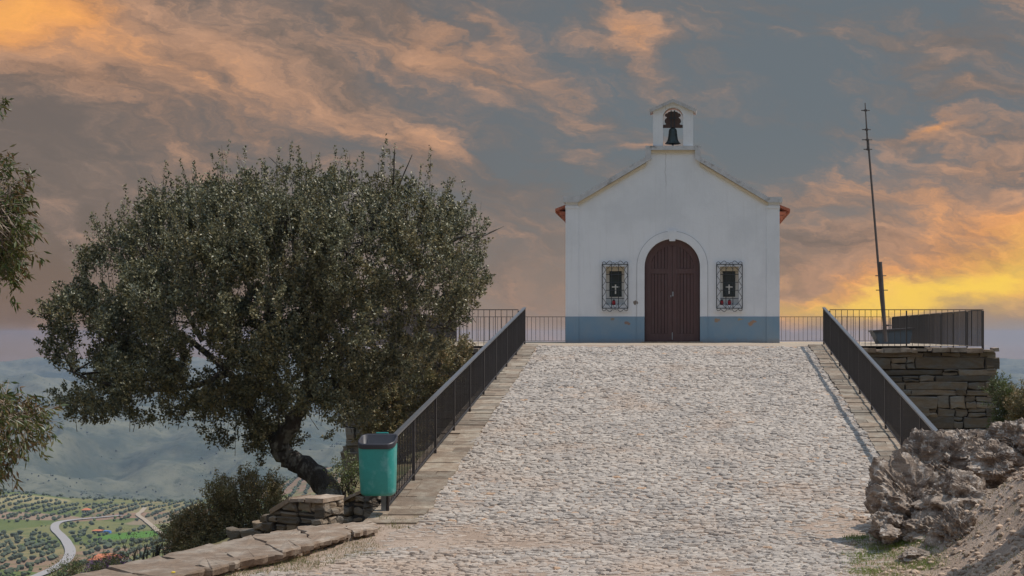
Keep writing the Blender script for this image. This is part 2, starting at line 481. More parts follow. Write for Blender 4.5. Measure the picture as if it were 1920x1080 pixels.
M['purple'] = leaf_mat('purple_flower', (0.16, 0.06, 0.2), (0.25, 0.12, 0.28), None, 0.6)
M['yellow'] = mat('yellow_petal', (0.7, 0.5, 0.03), 0.7)
M['olive'] = mat('olive_crown', (0.075, 0.092, 0.052), 0.9, var=0.5, scale=1.5, bump=0.8, bscale=3)
M['far_scrub'] = mat('far_scrub_crown', (0.055, 0.068, 0.035), 0.9, var=0.3, scale=0.1, island=0.4)
M['scrub'] = mat('scrub_crown', (0.075, 0.105, 0.03), 0.9, var=0.5, scale=0.3, island=0.5)


def cobble_mat():
    m = bpy.data.materials.new('cobble'); m.use_nodes = True; nt = m.node_tree; b = nt.nodes['Principled BSDF']
    g = nt.nodes.new('ShaderNodeNewGeometry'); t = nt.nodes.new('ShaderNodeTexCoord'); co = t.outputs['Object']
    r = E(nt, g.outputs['Random Per Island'])
    c = mixc(nt, r, (0.31, 0.265, 0.225, 1), (0.50, 0.43, 0.36, 1))
    c = mixc(nt, sstep(noise(nt, co, 0.9, 5, 0.65), 0.48, 0.66) * 0.42, c, (0.24, 0.215, 0.195, 1))
    c = mixc(nt, sstep(r, 0.992, 0.996), c, (0.45, 0.29, 0.18, 1))
    s = nt.nodes.new('ShaderNodeSeparateXYZ'); nt.links.new(co, s.inputs[0]); y = E(nt, s.outputs[1])
    dirt = noise(nt, co, 0.55, 6, 0.6) + sstep(y, 24.0, 17.0) * 0.14
    c = mixc(nt, sstep(dirt, 0.52, 0.78) * 0.8, c, (0.40, 0.29, 0.21, 1))
    c = mixc(nt, sstep(noise(nt, co, 16, 6, 0.75), 0.54, 0.70) * 0.55, c, (0.20, 0.175, 0.16, 1))
    nt.links.new(c, b.inputs['Base Color']); b.inputs['Roughness'].default_value = 0.85
    bn = nt.nodes.new('ShaderNodeBump'); bn.inputs['Strength'].default_value = 0.8; bn.inputs['Distance'].default_value = 0.015
    nt.links.new(noise(nt, co, 28, 7, 0.7).v, bn.inputs['Height']); nt.links.new(bn.outputs[0], b.inputs['Normal'])
    return m


def dirt_mat(name='dirt', c1=(0.42, 0.315, 0.24, 1), c2=(0.33, 0.235, 0.17, 1)):
    m = bpy.data.materials.new(name); m.use_nodes = True; nt = m.node_tree; b = nt.nodes['Principled BSDF']
    t = nt.nodes.new('ShaderNodeTexCoord'); co = t.outputs['Object']
    c = mixc(nt, sstep(noise(nt, co, 1.4, 8, 0.65), 0.40, 0.60), c1, c2)
    c = mixc(nt, sstep(noise(nt, co, 25, 6, 0.75), 0.5, 0.7) * 0.7, c, (0.17, 0.125, 0.09, 1))
    c = mixc(nt, sstep(noise(nt, co, 42, 4, 0.6), 0.60, 0.66), c, (0.46, 0.37, 0.29, 1))
    nt.links.new(c, b.inputs['Base Color']); b.inputs['Roughness'].default_value = 0.95
    bn = nt.nodes.new('ShaderNodeBump'); bn.inputs['Strength'].default_value = 1.0; bn.inputs['Distance'].default_value = 0.03
    nt.links.new(noise(nt, co, 14, 10, 0.75).v, bn.inputs['Height']); nt.links.new(bn.outputs[0], b.inputs['Normal'])
    return m


def rock_mat():
    m = bpy.data.materials.new('lichen_rock'); m.use_nodes = True; nt = m.node_tree; b = nt.nodes['Principled BSDF']
    t = nt.nodes.new('ShaderNodeTexCoord'); co = t.outputs['Object']
    mp = nt.nodes.new('ShaderNodeMapping'); mp.inputs['Rotation'].default_value = (0.5, 0.5, 0.3); mp.inputs['Scale'].default_value = (1, 1, 4)
    nt.links.new(co, mp.inputs[0])
    c = mixc(nt, sstep(noise(nt, mp.outputs[0], 2.5, 8, 0.7), 0.36, 0.64), (0.15, 0.108, 0.08, 1), (0.36, 0.28, 0.215, 1))
    c = mixc(nt, sstep(noise(nt, co, 9, 8, 0.75), 0.52, 0.62), c, (0.53, 0.46, 0.39, 1))
    c = mixc(nt, sstep(noise(nt, co, 3.3, 5, 0.7), 0.60, 0.70) * 0.6, c, (0.26, 0.17, 0.10, 1))
    nt.links.new(c, b.inputs['Base Color']); b.inputs['Roughness'].default_value = 0.9
    bn = nt.nodes.new('ShaderNodeBump'); bn.inputs['Strength'].default_value = 0.8; bn.inputs['Distance'].default_value = 0.035
    h = noise(nt, mp.outputs[0], 6, 10, 0.75) + noise(nt, co, 22, 8, 0.7) * 0.6
    nt.links.new(h.v, bn.inputs['Height']); nt.links.new(bn.outputs[0], b.inputs['Normal'])
    return m


def land_mat():
    """valley fields near, dry green hills far"""
    m = bpy.data.materials.new('valley_land'); m.use_nodes = True; nt = m.node_tree; b = nt.nodes['Principled BSDF']
    t = nt.nodes.new('ShaderNodeTexCoord'); co = t.outputs['Object']
    s = nt.nodes.new('ShaderNodeSeparateXYZ'); nt.links.new(co, s.inputs[0]); x, y = E(nt, s.outputs[0]), E(nt, s.outputs[1])
    wx = noise(nt, co, 0.012, 4, 0.6)
    v = nt.nodes.new('ShaderNodeTexVoronoi'); v.feature = 'F1'; v.inputs['Scale'].default_value = 1.0
    nt.links.new(vec(nt, x * 0.020 + wx * 1.2, y * 0.0085 + wx * 0.8, 0.0), v.inputs['Vector'])
    sc = nt.nodes.new('ShaderNodeSeparateColor'); nt.links.new(v.outputs['Color'], sc.inputs[0]); r = E(nt, sc.outputs[0])
    c = mixc(nt, sstep(r, 0.35, 0.45), (0.13, 0.15, 0.045, 1), (0.25, 0.20, 0.095, 1))
    c = mixc(nt, sstep(r, 0.62, 0.68), c, (0.19, 0.18, 0.07, 1))
    c = mixc(nt, sstep(r, 0.84, 0.88), c, (0.27, 0.17, 0.11, 1))
    c = mixc(nt, sstep(noise(nt, co, 0.05, 8, 0.7), 0.45, 0.68) * 0.75, c, (0.085, 0.115, 0.035, 1))
    # bright green crop beside the farmhouses
    def patch(px, py, rx, ry, c, colr, k):
        X, Y = HIT(px, py)[:2]
        u = (x - X) * (1.0 / rx); w = (y - Y) * (1.0 / ry)
        return mixc(nt, sstep(u * u + w * w + (wx - 0.5), 1.0, 0.7) * k, c, colr)
    c = patch(250, 1003, 20, 38, c, (0.09, 0.20, 0.03, 1), 0.9)
    c = patch(45, 935, 30, 60, c, (0.30, 0.25, 0.12, 1), 0.9)
    c = patch(60, 968, 36, 26, c, (0.30, 0.20, 0.14, 1), 0.85)
    c = patch(320, 972, 20, 70, c, (0.27, 0.20, 0.13, 1), 0.85)
    # far hills
    f = mixc(nt, sstep(noise(nt, co, 0.006, 10, 0.72), 0.38, 0.62), (0.18, 0.175, 0.115, 1), (0.065, 0.082, 0.06, 1))
    f = mixc(nt, sstep(noise(nt, co, 0.05, 8, 0.8), 0.52, 0.62) * 0.7, f, (0.04, 0.055, 0.03, 1))
    f = mixc(nt, sstep(noise(nt, co, 0.0011, 5, 0.6), 0.55, 0.68) * 0.4, f, (0.18, 0.165, 0.10, 1))
    d = (x * x + y * y).op('SQRT')
    c = mixc(nt, sstep(d, 1400, 1800), c, f)
    near = mixc(nt, sstep(noise(nt, co, 0.8, 8, 0.7), 0.4, 0.65), (0.20, 0.16, 0.09, 1), (0.09, 0.10, 0.045, 1))
    c = mixc(nt, sstep(d, 250, 100), c, near)
    nt.links.new(c, b.inputs['Base Color']); b.inputs['Roughness'].default_value = 1.0; b.inputs['Specular IOR Level'].default_value = 0.1
    bn = nt.nodes.new('ShaderNodeBump'); bn.inputs['Strength'].default_value = 0.7; bn.inputs['Distance'].default_value = 6.0
    nt.links.new(noise(nt, co, 0.012, 8, 0.7).v, bn.inputs['Height']); nt.links.new(bn.outputs[0], b.inputs['Normal'])
    return m


# ------------------------------------------------------------------ land forms
TZ = -0.32                       # terrace floor


def ramp_z(Y): return -0.30 - 0.1276 * (38.1 - Y)


def gz(X, Y):
    """paved ramp, forecourt and the bank at the right"""
    X = np.asarray(X, float); Y = np.asarray(Y, float)
    r = ramp_z(Y); k = 0.08
    flat = -2.72
    z = k * np.logaddexp((r - flat) / k, 0) + flat
    z = np.minimum(z, -0.30)
    bank = smooth01((X - 2.45 - 0.2 * np.sin(Y * 1.7)) / 3.0) * 1.75 * smooth01((20.0 - Y) / 3.4)
    return z + bank


_D = [0, 300, 630, 1050, 1340, 1560, 1850, 2050, 2400, 2700, 2900, 3080, 3400, 3600, 3800, 4050, 4320, 4600]
_Z = [-96, -96, -100, -130, -142, -205, -262, -250, -205, -172, -190, -190, -150, -128, -150, -130, -78, -150]


def HZ(X, Y):
    X = np.asarray(X, float); Y = np.asarray(Y, float)
    D = np.sqrt(X * X + Y * Y); a = np.arctan2(X, Y)
    n1 = fbm(X / 900 + 3, Y / 900 + 7, 5) - 0.5
    n2 = fbm(X / 260 + 11, Y / 260 + 2, 4) - 0.5
    n3 = fbm(X / 1700 + 31, Y / 1700 + 12, 3) - 0.5
    Dw = D + n3 * 500 * smooth01((D - 1700) / 900) * smooth01((4500 - D) / 500)
    z = np.interp(Dw, _D, _Z)
    z = z + smooth01((D - 1600) / 900) * (n1 * 70 + n2 * 45 + (0.12 - np.abs(fbm(X / 420 + 50, Y / 420 + 20, 5) - 0.5)) * 230 + (0.12 - np.abs(fbm(X / 130 + 5, Y / 130 + 2, 4) - 0.5)) * 60) * np.where(D > 3900, 0.55, 1.0 - 0.45 * smooth01((D - 3500) / 400))
    crest = np.exp(-((D - 1330) / 230) ** 2)
    px = HX + F * np.tan(np.clip(a, -1.2, 1.2))
    z = z + crest * (10 * smooth01((180 - px) / 200) + 22 * smooth01((px - 430) / 220) - 5 * np.exp(-((px - 330) / 90) ** 2))
    z = z + (n2 * 6) * smooth01((D - 500) / 500) * smooth01((1700 - D) / 300)
    # the hilltop we stand on
    ox = np.maximum(np.maximum(-6.8 - X, X - 11), 0); oy = np.maximum(np.maximum(-30 - Y, Y - 64), 0)
    d = np.sqrt(ox * ox + oy * oy)
    top = -3.0 - 0.42 * d - 0.10 * np.minimum(d, 5) + (fbm(X / 6, Y / 6, 4) - 0.5) * np.minimum(1.2, 0.25 + d * 0.1)
    return np.maximum(top, z)


def HIT(px, py):
    """where the line of sight through px, py meets the valley"""
    Y = np.geomspace(330, 4500, 6000)
    X = (px - HX) / F * Y
    z = (HY - py) / F * Y
    below = z <= HZ(X, Y)
    i = int(np.argmax(below))
    return float(X[i]), float(Y[i]), float(HZ(X[i:i + 1], Y[i:i + 1])[0])


# polar sheet of land out to the horizon
A = np.concatenate([np.radians(np.arange(-180, -30, 2.0)), np.radians(np.arange(-30, 17, 0.13)), np.radians(np.arange(17, 180, 2.0))])
R = np.concatenate([[0.01, 4], np.geomspace(8, 300, 70), np.geomspace(306, 1500, 150), np.geomspace(1506, 4600, 330)])
aa, rr = np.meshgrid(A, R); X = np.sin(aa) * rr; Y = np.cos(aa) * rr
V = np.stack([X, Y, HZ(X, Y)], -1).reshape(-1, 3)
na, nr = len(A), len(R)
i, j = np.meshgrid(np.arange(nr - 1), np.arange(na), indexing='ij'); j2 = (j + 1) % na
Q = np.stack([i * na + j, (i + 1) * na + j, (i + 1) * na + j2, i * na + j2], -1).reshape(-1, 4)
o = np_mesh('hills', V, Q, land_mat(), smooth=True); o['kind'] = 'structure'

# forecourt ground under and around the stones
xs = np.linspace(-7.0, 7.5, 190); ys = np.linspace(-6, 38.1, 420)
gx, gy = np.meshgrid(xs, ys)
z = gz(gx, gy) + (fbm(gx * 1.3, gy * 1.3, 4) - 0.5) * 0.06
left_edge = np.where(gy > 19.3, -4.45, np.interp(gy, [-6, 13, 15, 19.3], [-8.5, -7.4, -6.3, -4.45]))
right_edge = np.where(gy > 21.0, 3.95, 12)
z = np.where(gx < left_edge, np.minimum(z, -3.3), z); z = np.where(gx > right_edge, np.minimum(z, -3.3), z)
V = np.stack([gx, gy, z], -1).reshape(-1, 3); nx = len(xs)
i, j = np.meshgrid(np.arange(len(ys) - 1), np.arange(nx - 1), indexing='ij')
Q = np.stack([i * nx + j, i * nx + j + 1, (i + 1) * nx + j + 1, (i + 1) * nx + j], -1).reshape(-1, 4)
M['dirt'] = dirt_mat()
o = np_mesh('ground', V, Q, M['dirt'], smooth=True); o['kind'] = 'structure'

# cobbles: thousands of little worn stones on the ramp and forecourt
def cobbles():
    P0 = []
    y = 12.5
    while y < 38.0:
        h = rng.uniform(0.055, 0.095)
        x = -7.2 + rng.uniform(0, 0.1)
        while x < 3.9:
            w = rng.uniform(0.07, 0.17)
            P0.append((x + w / 2, y + h / 2, w, h)); x += w
        y += h
    C = np.array(P0)
    cx, cy, w, h = C.T
    cy = cy + (fbm(cx * 0.35, cy * 0.35, 2) - 0.5) * 0.9 + rng.normal(0, 0.014, len(cx))
    cx = cx + rng.normal(0, 0.012, len(cx))
    li = np.interp(cy, [13, 15, 17, 19.0, 20, 38], [-5.9, -5.3, -4.6, -3.9, -3.70, -3.86])
    ri = np.interp(cy, [12, 15, 17, 18.5, 20, 22, 38], [2.4, 2.55, 2.5, 2.9, 3.3, 3.36, 3.37])
    soft = fbm(cx * 0.6 + 9, cy * 0.6, 4)
    sink = smooth01((soft - 0.50) / 0.16) * smooth01((23 - cy) / 5)
    edge = np.minimum(cx - li, ri - cx)
    sink = np.clip(sink + smooth01((0.55 - edge) / 0.6) * smooth01((20 - cy) / 2) * 0.9, 0, 1)
    keep = (cx > li) & (cx < ri) & (cy < 38.02) & (rng.random(len(cx)) > sink * 0.75 + 0.02)
    cx, cy, w, h, sink = (q[keep] for q in (cx, cy, w, h, sink))
    n = len(cx); z0 = gz(cx, cy) + (fbm(cx * 1.3, cy * 1.3, 4) - 0.5) * 0.06
    H = (0.009 + rng.random(n) ** 2 * 0.021) * (1 - sink * 0.85)
    ang = rng.normal(0.0, 0.28, n) - 0.12
    slope = np.where(cy > 20, 0.1276, 0.0)
    corners = np.array([(-1, -1), (1, -1), (1, 1), (-1, 1)]) * 0.5
    oct_ = []
    for k in range(4):
        a, b = corners[k], corners[(k + 1) % 4]
        oct_ += [a * 0.78 + b * 0.22, a * 0.22 + b * 0.78]
    oct_ = np.array(oct_)
    rings = []
    jit = rng.normal(0, 0.055, (n, 8, 2))
    for sc, hz in ((1.0, -0.02), (0.97, 0.5), (0.74, 1.0)):
        p = (oct_[None] + jit) * sc
        tx = p[..., 0] * w[:, None]; ty = p[..., 1] * h[:, None]
        c, s = np.cos(ang)[:, None], np.sin(ang)[:, None]
        X = cx[:, None] + tx * c - ty * s; Y = cy[:, None] + tx * s + ty * c
        Z = z0[:, None] + (H[:, None] * hz if hz > 0 else hz) + (Y - cy[:, None]) * slope[:, None]
        if hz == 1.0: Z = Z + rng.normal(0, 0.0035, Z.shape) + rng.normal(0, 0.05, (n, 1)) * (X - cx[:, None]) + rng.normal(0, 0.07, (n, 1)) * (Y - cy[:, None])
        rings.append(np.stack([X, Y, Z], -1))
    top = np.stack([cx, cy, z0 + H * 1.06], -1)[:, None]
    V = np.concatenate(rings + [top], 1)
    m = V.shape[1]; base = np.arange(n)[:, None] * m
    q = []
    for r_ in range(2):
        for k in range(8):
            k2 = (k + 1) % 8; q.append([r_ * 8 + k, r_ * 8 + k2, (r_ + 1) * 8 + k2, (r_ + 1) * 8 + k])
    for k in range(0, 8, 2): q.append([16 + k, 16 + (k + 1), 16 + (k + 2) % 8, 24])
    q = np.array(q)
    Q = (base[:, None, :] + q[None]).reshape(-1, 4)
    o = np_mesh('cobbled_path', V.reshape(-1, 3), Q, cobble_mat()); o['kind'] = 'structure'


cobbles()

# slate kerb bands at both sides of the ramp
def kerb(name, xo, xi0, xi1, y0, y1):
    mb = MB(); y = y0
    while y < y1:
        l = rnd.uniform(0.14, 0.45); ye = min(y + l, y1)
        t = (y - 20) / 18.0; xi = xi0 + (xi1 - xi0) * t + rnd.uniform(-0.03, 0.03)
        dz = rnd.uniform(0.018, 0.036); g = 0.003
        if rnd.random() < 0.5:
            spl = xo + (xi - xo) * rnd.uniform(0.3, 0.7); segs = [(xo, spl), (spl, xi)]
        else: segs = [(xo, xi)]
        for a, b in segs:
            z0, z1 = float(gz(0, y)) + dz, float(gz(0, ye)) + dz + rnd.uniform(-0.008, 0.008)
            j = lambda: rnd.uniform(-0.012, 0.012)
            s_ = 1 if b > a else -1
            v = [(a + s_ * g, y + g + j(), z0), (b - s_ * g + j(), y + g + j(), z0 + j() / 2), (b - s_ * g + j(), ye - g, z1 + j() / 2), (a + s_ * g, ye - g, z1)]
            v = v + [(p[0], p[1], p[2] - 0.12) for p in v]
            mb.add(v, [(0, 1, 2, 3), (4, 7, 6, 5), (0, 4, 5, 1), (1, 5, 6, 2), (2, 6, 7, 3), (3, 7, 4, 0)])
        y = ye
    o = mb.build(name, M['kerb']); o['kind'] = 'structure'; return o


kerb('kerb', -4.42, -3.64, -3.86, 19.6, 38.1)
kerb('kerb', 3.92, 3.33, 3.37, 20.4, 38.1)

# ramp body (sides) and terrace floor
mb = MB()
for x0, x1 in ((-4.47, 3.97),):
    prof = [(19.5, -3.6), (19.5, float(ramp_z(19.9)) - 0.13), (38.1, -0.44), (38.1, -3.6)]
    v = [(x0, y, z) for y, z in prof] + [(x1, y, z) for y, z in prof]
    mb.add(v, [(0, 1, 2, 3), (7, 6, 5, 4), (0, 4, 5, 1), (1, 5, 6, 2), (2, 6, 7, 3), (3, 7, 4, 0)])
o = mb.build('ramp_body', M['gap']); o['kind'] = 'structure'
xs = np.linspace(-8.9, 8.1, 90); ys = np.linspace(37.3, 58, 60); gx, gy = np.meshgrid(xs, ys)
z = TZ + (fbm(gx, gy, 4) - 0.5) * 0.03 - np.where(gy < 37.9, 0.06 * 0 + np.where((gx > -4.5) & (gx < 4.0), 0.2, 0.0), 0)
V = np.stack([gx, gy, z], -1).reshape(-1, 3)
i, j = np.meshgrid(np.arange(59), np.arange(89), indexing='ij')
Q = np.stack([i * 90 + j, i * 90 + j + 1, (i + 1) * 90 + j + 1, (i + 1) * 90 + j], -1).reshape(-1, 4)
o = np_mesh('terrace', V, Q, dirt_mat('terrace_sand', (0.42, 0.34, 0.25, 1), (0.36, 0.28, 0.20, 1)), smooth=True); o['kind'] = 'structure'


# ------------------------------------------------------------------ dry stone walls
def stone_face(mb, A, B, ztop, zbot, nrm, hmin=0.10, hmax=0.26, lmin=0.18, lmax=1.1, depth=0.18, overA=0.0, overB=0.0, long_p=0.25):
    """courses of rough stones from A to B (x, y); ztop and zbot are numbers or functions of t"""
    A, B = Vector((A[0], A[1], 0)), Vector((B[0], B[1], 0)); L = (B - A).length; d = (B - A).normalized(); nrm = Vector(nrm).normalized()
    zt = ztop if callable(ztop) else (lambda t: ztop)
    zb = zbot if callable(zbot) else (lambda t: zbot)
    hi = max(zt(0), zt(1), zt(0.5)); lo = min(zb(0), zb(1))
    z = hi
    while z > lo:
        h = hmin + (hmax - hmin) * rnd.random() ** 1.3; z1 = z - h
        u = -rnd.uniform(0, overA); end = L + rnd.uniform(0, overB)
        while u < end:
            big = rnd.random() < long_p
            l = rnd.uniform(lmax * 0.5, lmax) if big else rnd.uniform(lmin, lmin * 2.6)
            if end - (u + l) < lmin: l = end - u
            tm = min(max((u + l / 2) / L, 0), 1)
            if z1 + h * 0.35 <= zt(tm) + 0.01 and z > zb(tm):
                rows = [(z, z1)]
                if not big and h > 0.16 and rnd.random() < 0.45:
                    zm = z - h * rnd.uniform(0.35, 0.65); rows = [(z, zm), (zm, z1)]
                for a, b in rows:
                    g = 0.007; pro = rnd.uniform(-0.03, 0.05)
                    j = lambda k=0.026 * min(1, h / 0.16): rnd.uniform(-k, k)
                    c4 = [(u + g, b + g), (u + l - g, b + g), (u + l - g, a - g), (u + g, a - g)]
                    ring = []
                    for k in range(4):
                        p, q = c4[k], c4[(k + 1) % 4]
                        ring.append((p[0] + j(), p[1] + j())); ring.append(((p[0] + q[0]) / 2 + j(), (p[1] + q[1]) / 2 + j()))
                    cu = sum(p[0] for p in ring) / 8; cz = sum(p[1] for p in ring) / 8
                    v = []
                    for off, ins in ((-depth, 0.0), (pro - 0.018, 0.0), (pro, 0.018)):
                        for (pu, pz) in ring:
                            qu = pu + (ins if pu < cu else -ins) * (1 if abs(pu - cu) > 0.03 else 0)
                            qz = pz + (ins if pz < cz else -ins) * (1 if abs(pz - cz) > 0.02 else 0)
                            oo = off + (j(0.012) if ins else 0)
                            v.append(A + d * qu + nrm * oo + Vector((0, 0, qz)))
                    f = [tuple(range(16, 24))]
                    for r_ in range(2):
                        for k in range(8):
                            k2 = (k + 1) % 8; f.append((r_ * 8 + k, r_ * 8 + k2, (r_ + 1) * 8 + k2, (r_ + 1) * 8 + k))
                    mb.add(v, f)
            u += l
        z = z1


def bastion(name, label, x0, x1, side):
    t = thing(name, label, 'retaining wall', ((x0 + x1) / 2, 37, -4))
    mb = MB()
    stone_face(mb, (x0, 37.0), (x1, 37.0), -0.47, -6.0, (0, -1, 0), 0.12, 0.34, 0.2, 1.9, 0.2, overA=0.16 if side < 0 else 0, overB=0.16 if side > 0 else 0, long_p=0.4)
    xs_ = x1 if side > 0 else x0
    a, b = ((xs_, 37.0), (xs_, 57.5))
    stone_face(mb, a, b, -0.47, -6.0, (side, 0, 0), 0.14, 0.34, 0.3, 1.6, 0.2)
    mb.build('stonework', M['stone'], t)
    mb = MB(); mb.bb(x0 + 0.06, x1 - 0.06, 37.06, 57.6, -6.0, -0.42); mb.build('core', M['gap'], t)
    # capping course of loose thin stones under the railing
    mb = MB(); x = x0 - 0.05
    while x < x1 + 0.05:
        l = rnd.uniform(0.12, 0.5); l = min(l, x1 + 0.05 - x + 0.05)
        mb.box((x + l / 2, 37.12, -0.435 + rnd.uniform(-0.015, 0.03)), (l - 0.012, 0.5 + rnd.uniform(-0.08, 0.05), rnd.uniform(0.06, 0.13)), 0.015); x += l
    mb.build('capping', M['stone_pale'], t)
    return t


bastion('bastion_wall', 'tall dark dry stone terrace wall right of the ramp, above the rocks', 3.98, 8.12, 1)
bastion('bastion_wall', 'dark terrace wall left of the ramp, half hidden by the tree and bushes', -8.75, -4.48, -1)

# ------------------------------------------------------------------ railings
def railing(label, a, b, h=1.0, spacing=0.155, post_every=2.4, barw=0.014, top_w=0.05, top_h=0.014, base=0.10, group='iron railings of the terrace and ramp', topm='iron', postw=0.035, end_posts=True):
    """a, b: foot points"""
    a, b = Vector(a), Vector(b); t = thing('railing', label, 'railing', a, group)
    L = math.hypot(b.x - a.x, b.y - a.y); up = Vector((0, 0, 1))
    mb = MB(); mb.bar(a + up * h, b + up * h, top_w, top_h); mb.build('handrail', M[topm], t)
    mb = MB(); mb.bar(a + up * base, b + up * base, 0.035, 0.012); mb.build('bottom_rail', M['iron'], t)
    npan = max(1, round(L / post_every))
    dirn = (b - a) / L; ry = math.atan2(dirn.y, dirn.x)
    for k in range(npan + 1):
        if not end_posts and k in (0, npan): continue
        p = a + (b - a) * k / npan
        mb = MB(); mb.box(p + up * ((h - 0.007) / 2 - 0.06), (postw, postw, h - 0.02 + 0.12 - 0.02), 0, ry); mb.build('post', M['iron'], t)
    for k in range(npan):
        p, q = a + (b - a) * k / npan, a + (b - a) * (k + 1) / npan
        l = (q - p).length; n = max(1, round(l / spacing)); mb = MB()
        for i_ in range(1, n):
            c = p + (q - p) * i_ / n
            mb.box(c + up * ((h + base) / 2), (barw * 0.8, barw, h - base - 0.016), 0, ry + rnd.uniform(-0.05, 0.05))
        mb.build('bar_panel', M['iron'], t)
    return t


RL, RR = -4.22, 3.77
zf = lambda Y: float(ramp_z(Y)) + 0.03
railing('long ramp railing on the left, running down to the teal litter bin', (RL, 20.35, zf(20.35)), (RL, 38.0, zf(38.0)), 0.98, 0.12, 1.95, 0.015, 0.075, 0.03, 0.09, topm='iron_top', postw=0.04)
railing('long ramp railing on the right, ending behind the rock outcrop', (RR, 20.6, zf(20.6)), (RR, 38.0, zf(38.0)), 0.98, 0.12, 1.95, 0.015, 0.075, 0.03, 0.09, topm='iron_top', postw=0.04)
zt = TZ - 0.05
railing('front railing on top of the right stone terrace wall', (3.84, 37.15, zt), (7.85, 37.15, zt), 1.0, 0.153, 2.0, 0.016, 0.045, 0.02, 0.05)
railing('side railing of the terrace, seen end-on beyond the right corner', (7.85, 37.25, zt), (7.85, 53.3, zt), 1.0, 0.13, 2.0, 0.02, 0.045, 0.02, 0.05)
railing('front railing on the left terrace wall, partly behind the tree crown', (-8.5, 37.15, zt), (-4.29, 37.15, zt), 1.0, 0.153, 2.1, 0.016, 0.045, 0.02, 0.05)
railing('rear railing between the chapel and the right ramp railing, sky behind', (3.55, 53.5, TZ), (7.8, 53.5, TZ), 0.96, 0.16, 2.1, 0.016, 0.045, 0.02, 0.06)
railing('rear railing left of the chapel wall, sky behind', (-8.4, 53.5, TZ), (-4.25, 53.5, TZ), 0.96, 0.16, 2.1, 0.016, 0.045, 0.02, 0.06)
railing('side railing of the terrace behind the tree crown', (-8.5, 37.25, zt), (-8.5, 53.4, zt), 1.0, 0.13, 2.0, 0.02, 0.045, 0.02, 0.05)

# ------------------------------------------------------------------ chapel
CY = 50.3; S = 53.02


def C(px, py): return ((px - HX) / S, (HY - py) / S)


chapel = thing('chapel', 'small white chapel with a grey-blue base band at the head of the ramp', 'chapel', (C(1261, 643)[0], CY, TZ))
x0, x1 = C(1061, 0)[0], C(1461, 0)[0]; zb = TZ - 0.02
cxm = (x0 + x1) / 2
gable = [(x0, zb), (x0, C(0, 378)[1]), C(1083, 378), C(1213, 303), C(1213, 282), C(1311, 282), C(1311, 303), C(1439, 378), (x1, C(0, 378)[1]), (x1, zb)]
dcx = C(1260.5, 0)[0]; dhw = 52.0 / S; dzs = C(0, 500)[1]; dz0 = TZ - 0.01
door_hole = arch(dcx, dhw, zb - 0.0, dzs)
holes = []
wins = []
for wx in (1153.5, 1367.5):
    a, b = C(wx - 17.5, 500), C(wx + 17.5, 572)
    holes.append([(a[0], a[1]), (b[0], a[1]), (b[0], b[1]), (a[0], b[1])]); wins.append((a[0], b[0], b[1], a[1]))
# door hole is open at the foot: fold it into the outer ring
outer = [(x0, zb)] + gable[1:-1] + [(x1, zb)] + [(dcx + dhw, zb)] + list(reversed(arch(dcx, dhw, zb, dzs)))[1:-1] + [(dcx - dhw, zb)]
outline('wall', outer, holes, CY, CY + 0.45, M['plaster'], chapel)
# side and rear walls
mb = MB(); zs = C(0, 378)[1] - 0.25
mb.bb(x0 + 0.03, x0 + 0.4, CY + 0.45, CY + 8.6, zb, zs); mb.bb(x1 - 0.4, x1 - 0.03, CY + 0.45, CY + 8.6, zb, zs)
mb.prism([(x0 + 0.03, zb), (x0 + 0.03, zs), (cxm, zs + 2.0), (x1 - 0.03, zs), (x1 - 0.03, zb)], CY + 8.6, CY + 9.0)
mb.build('rear_wall', M['plaster'], chapel)
# dado, set 12 mm proud
zd = C(0, 593.5)[1]
dl = C(1195, 0)[0]; dr = C(1326, 0)[0]
pl_w = 24 / S
for a, b in ((x0 + pl_w, dl), (dr, x1 - pl_w)):
    mb = MB(); mb.bb(a, b, CY - 0.012, CY + 0.1, zb, zd); mb.build('base_band', M['dado'], chapel)
for a, b in ((x0 - 0.012, x0 + pl_w), (x1 - pl_w, x1 + 0.012)):
    mb = MB(); mb.bb(a, b, CY - 0.042, CY + 0.44, zb, zd); mb.build('base_band', M['dado'], chapel)
    mb = MB(); mb.bb(a + 0.004, b, CY - 0.035, CY + 0.3, zd, C(0, 391)[1])
    mb.bb(a - 0.008, b + 0.01, CY - 0.055, CY + 0.3, C(0, 391)[1], C(0, 386)[1])
    mb.bb(a + 0.004, b, CY - 0.030, CY + 0.3, C(0, 386)[1], C(0, 379)[1])
    mb.build('pilaster', M['plaster'], chapel)


def band(path_px, w, y0, y1, mat_, name, parent, inside=0.0, n_up=1):
    """a moulding following a px path: thickness w upward"""
    mb = MB()
    pts = [C(*p) for p in path_px]
    lo = [(p[0], p[1] - inside) for p in pts]; hi = [(p[0], p[1] + w) for p in pts]
    for i_ in range(len(pts) - 1):
        mb.prism([lo[i_], lo[i_ + 1], hi[i_ + 1], hi[i_]], y0, y1)
    return mb.build(name, mat_, parent)


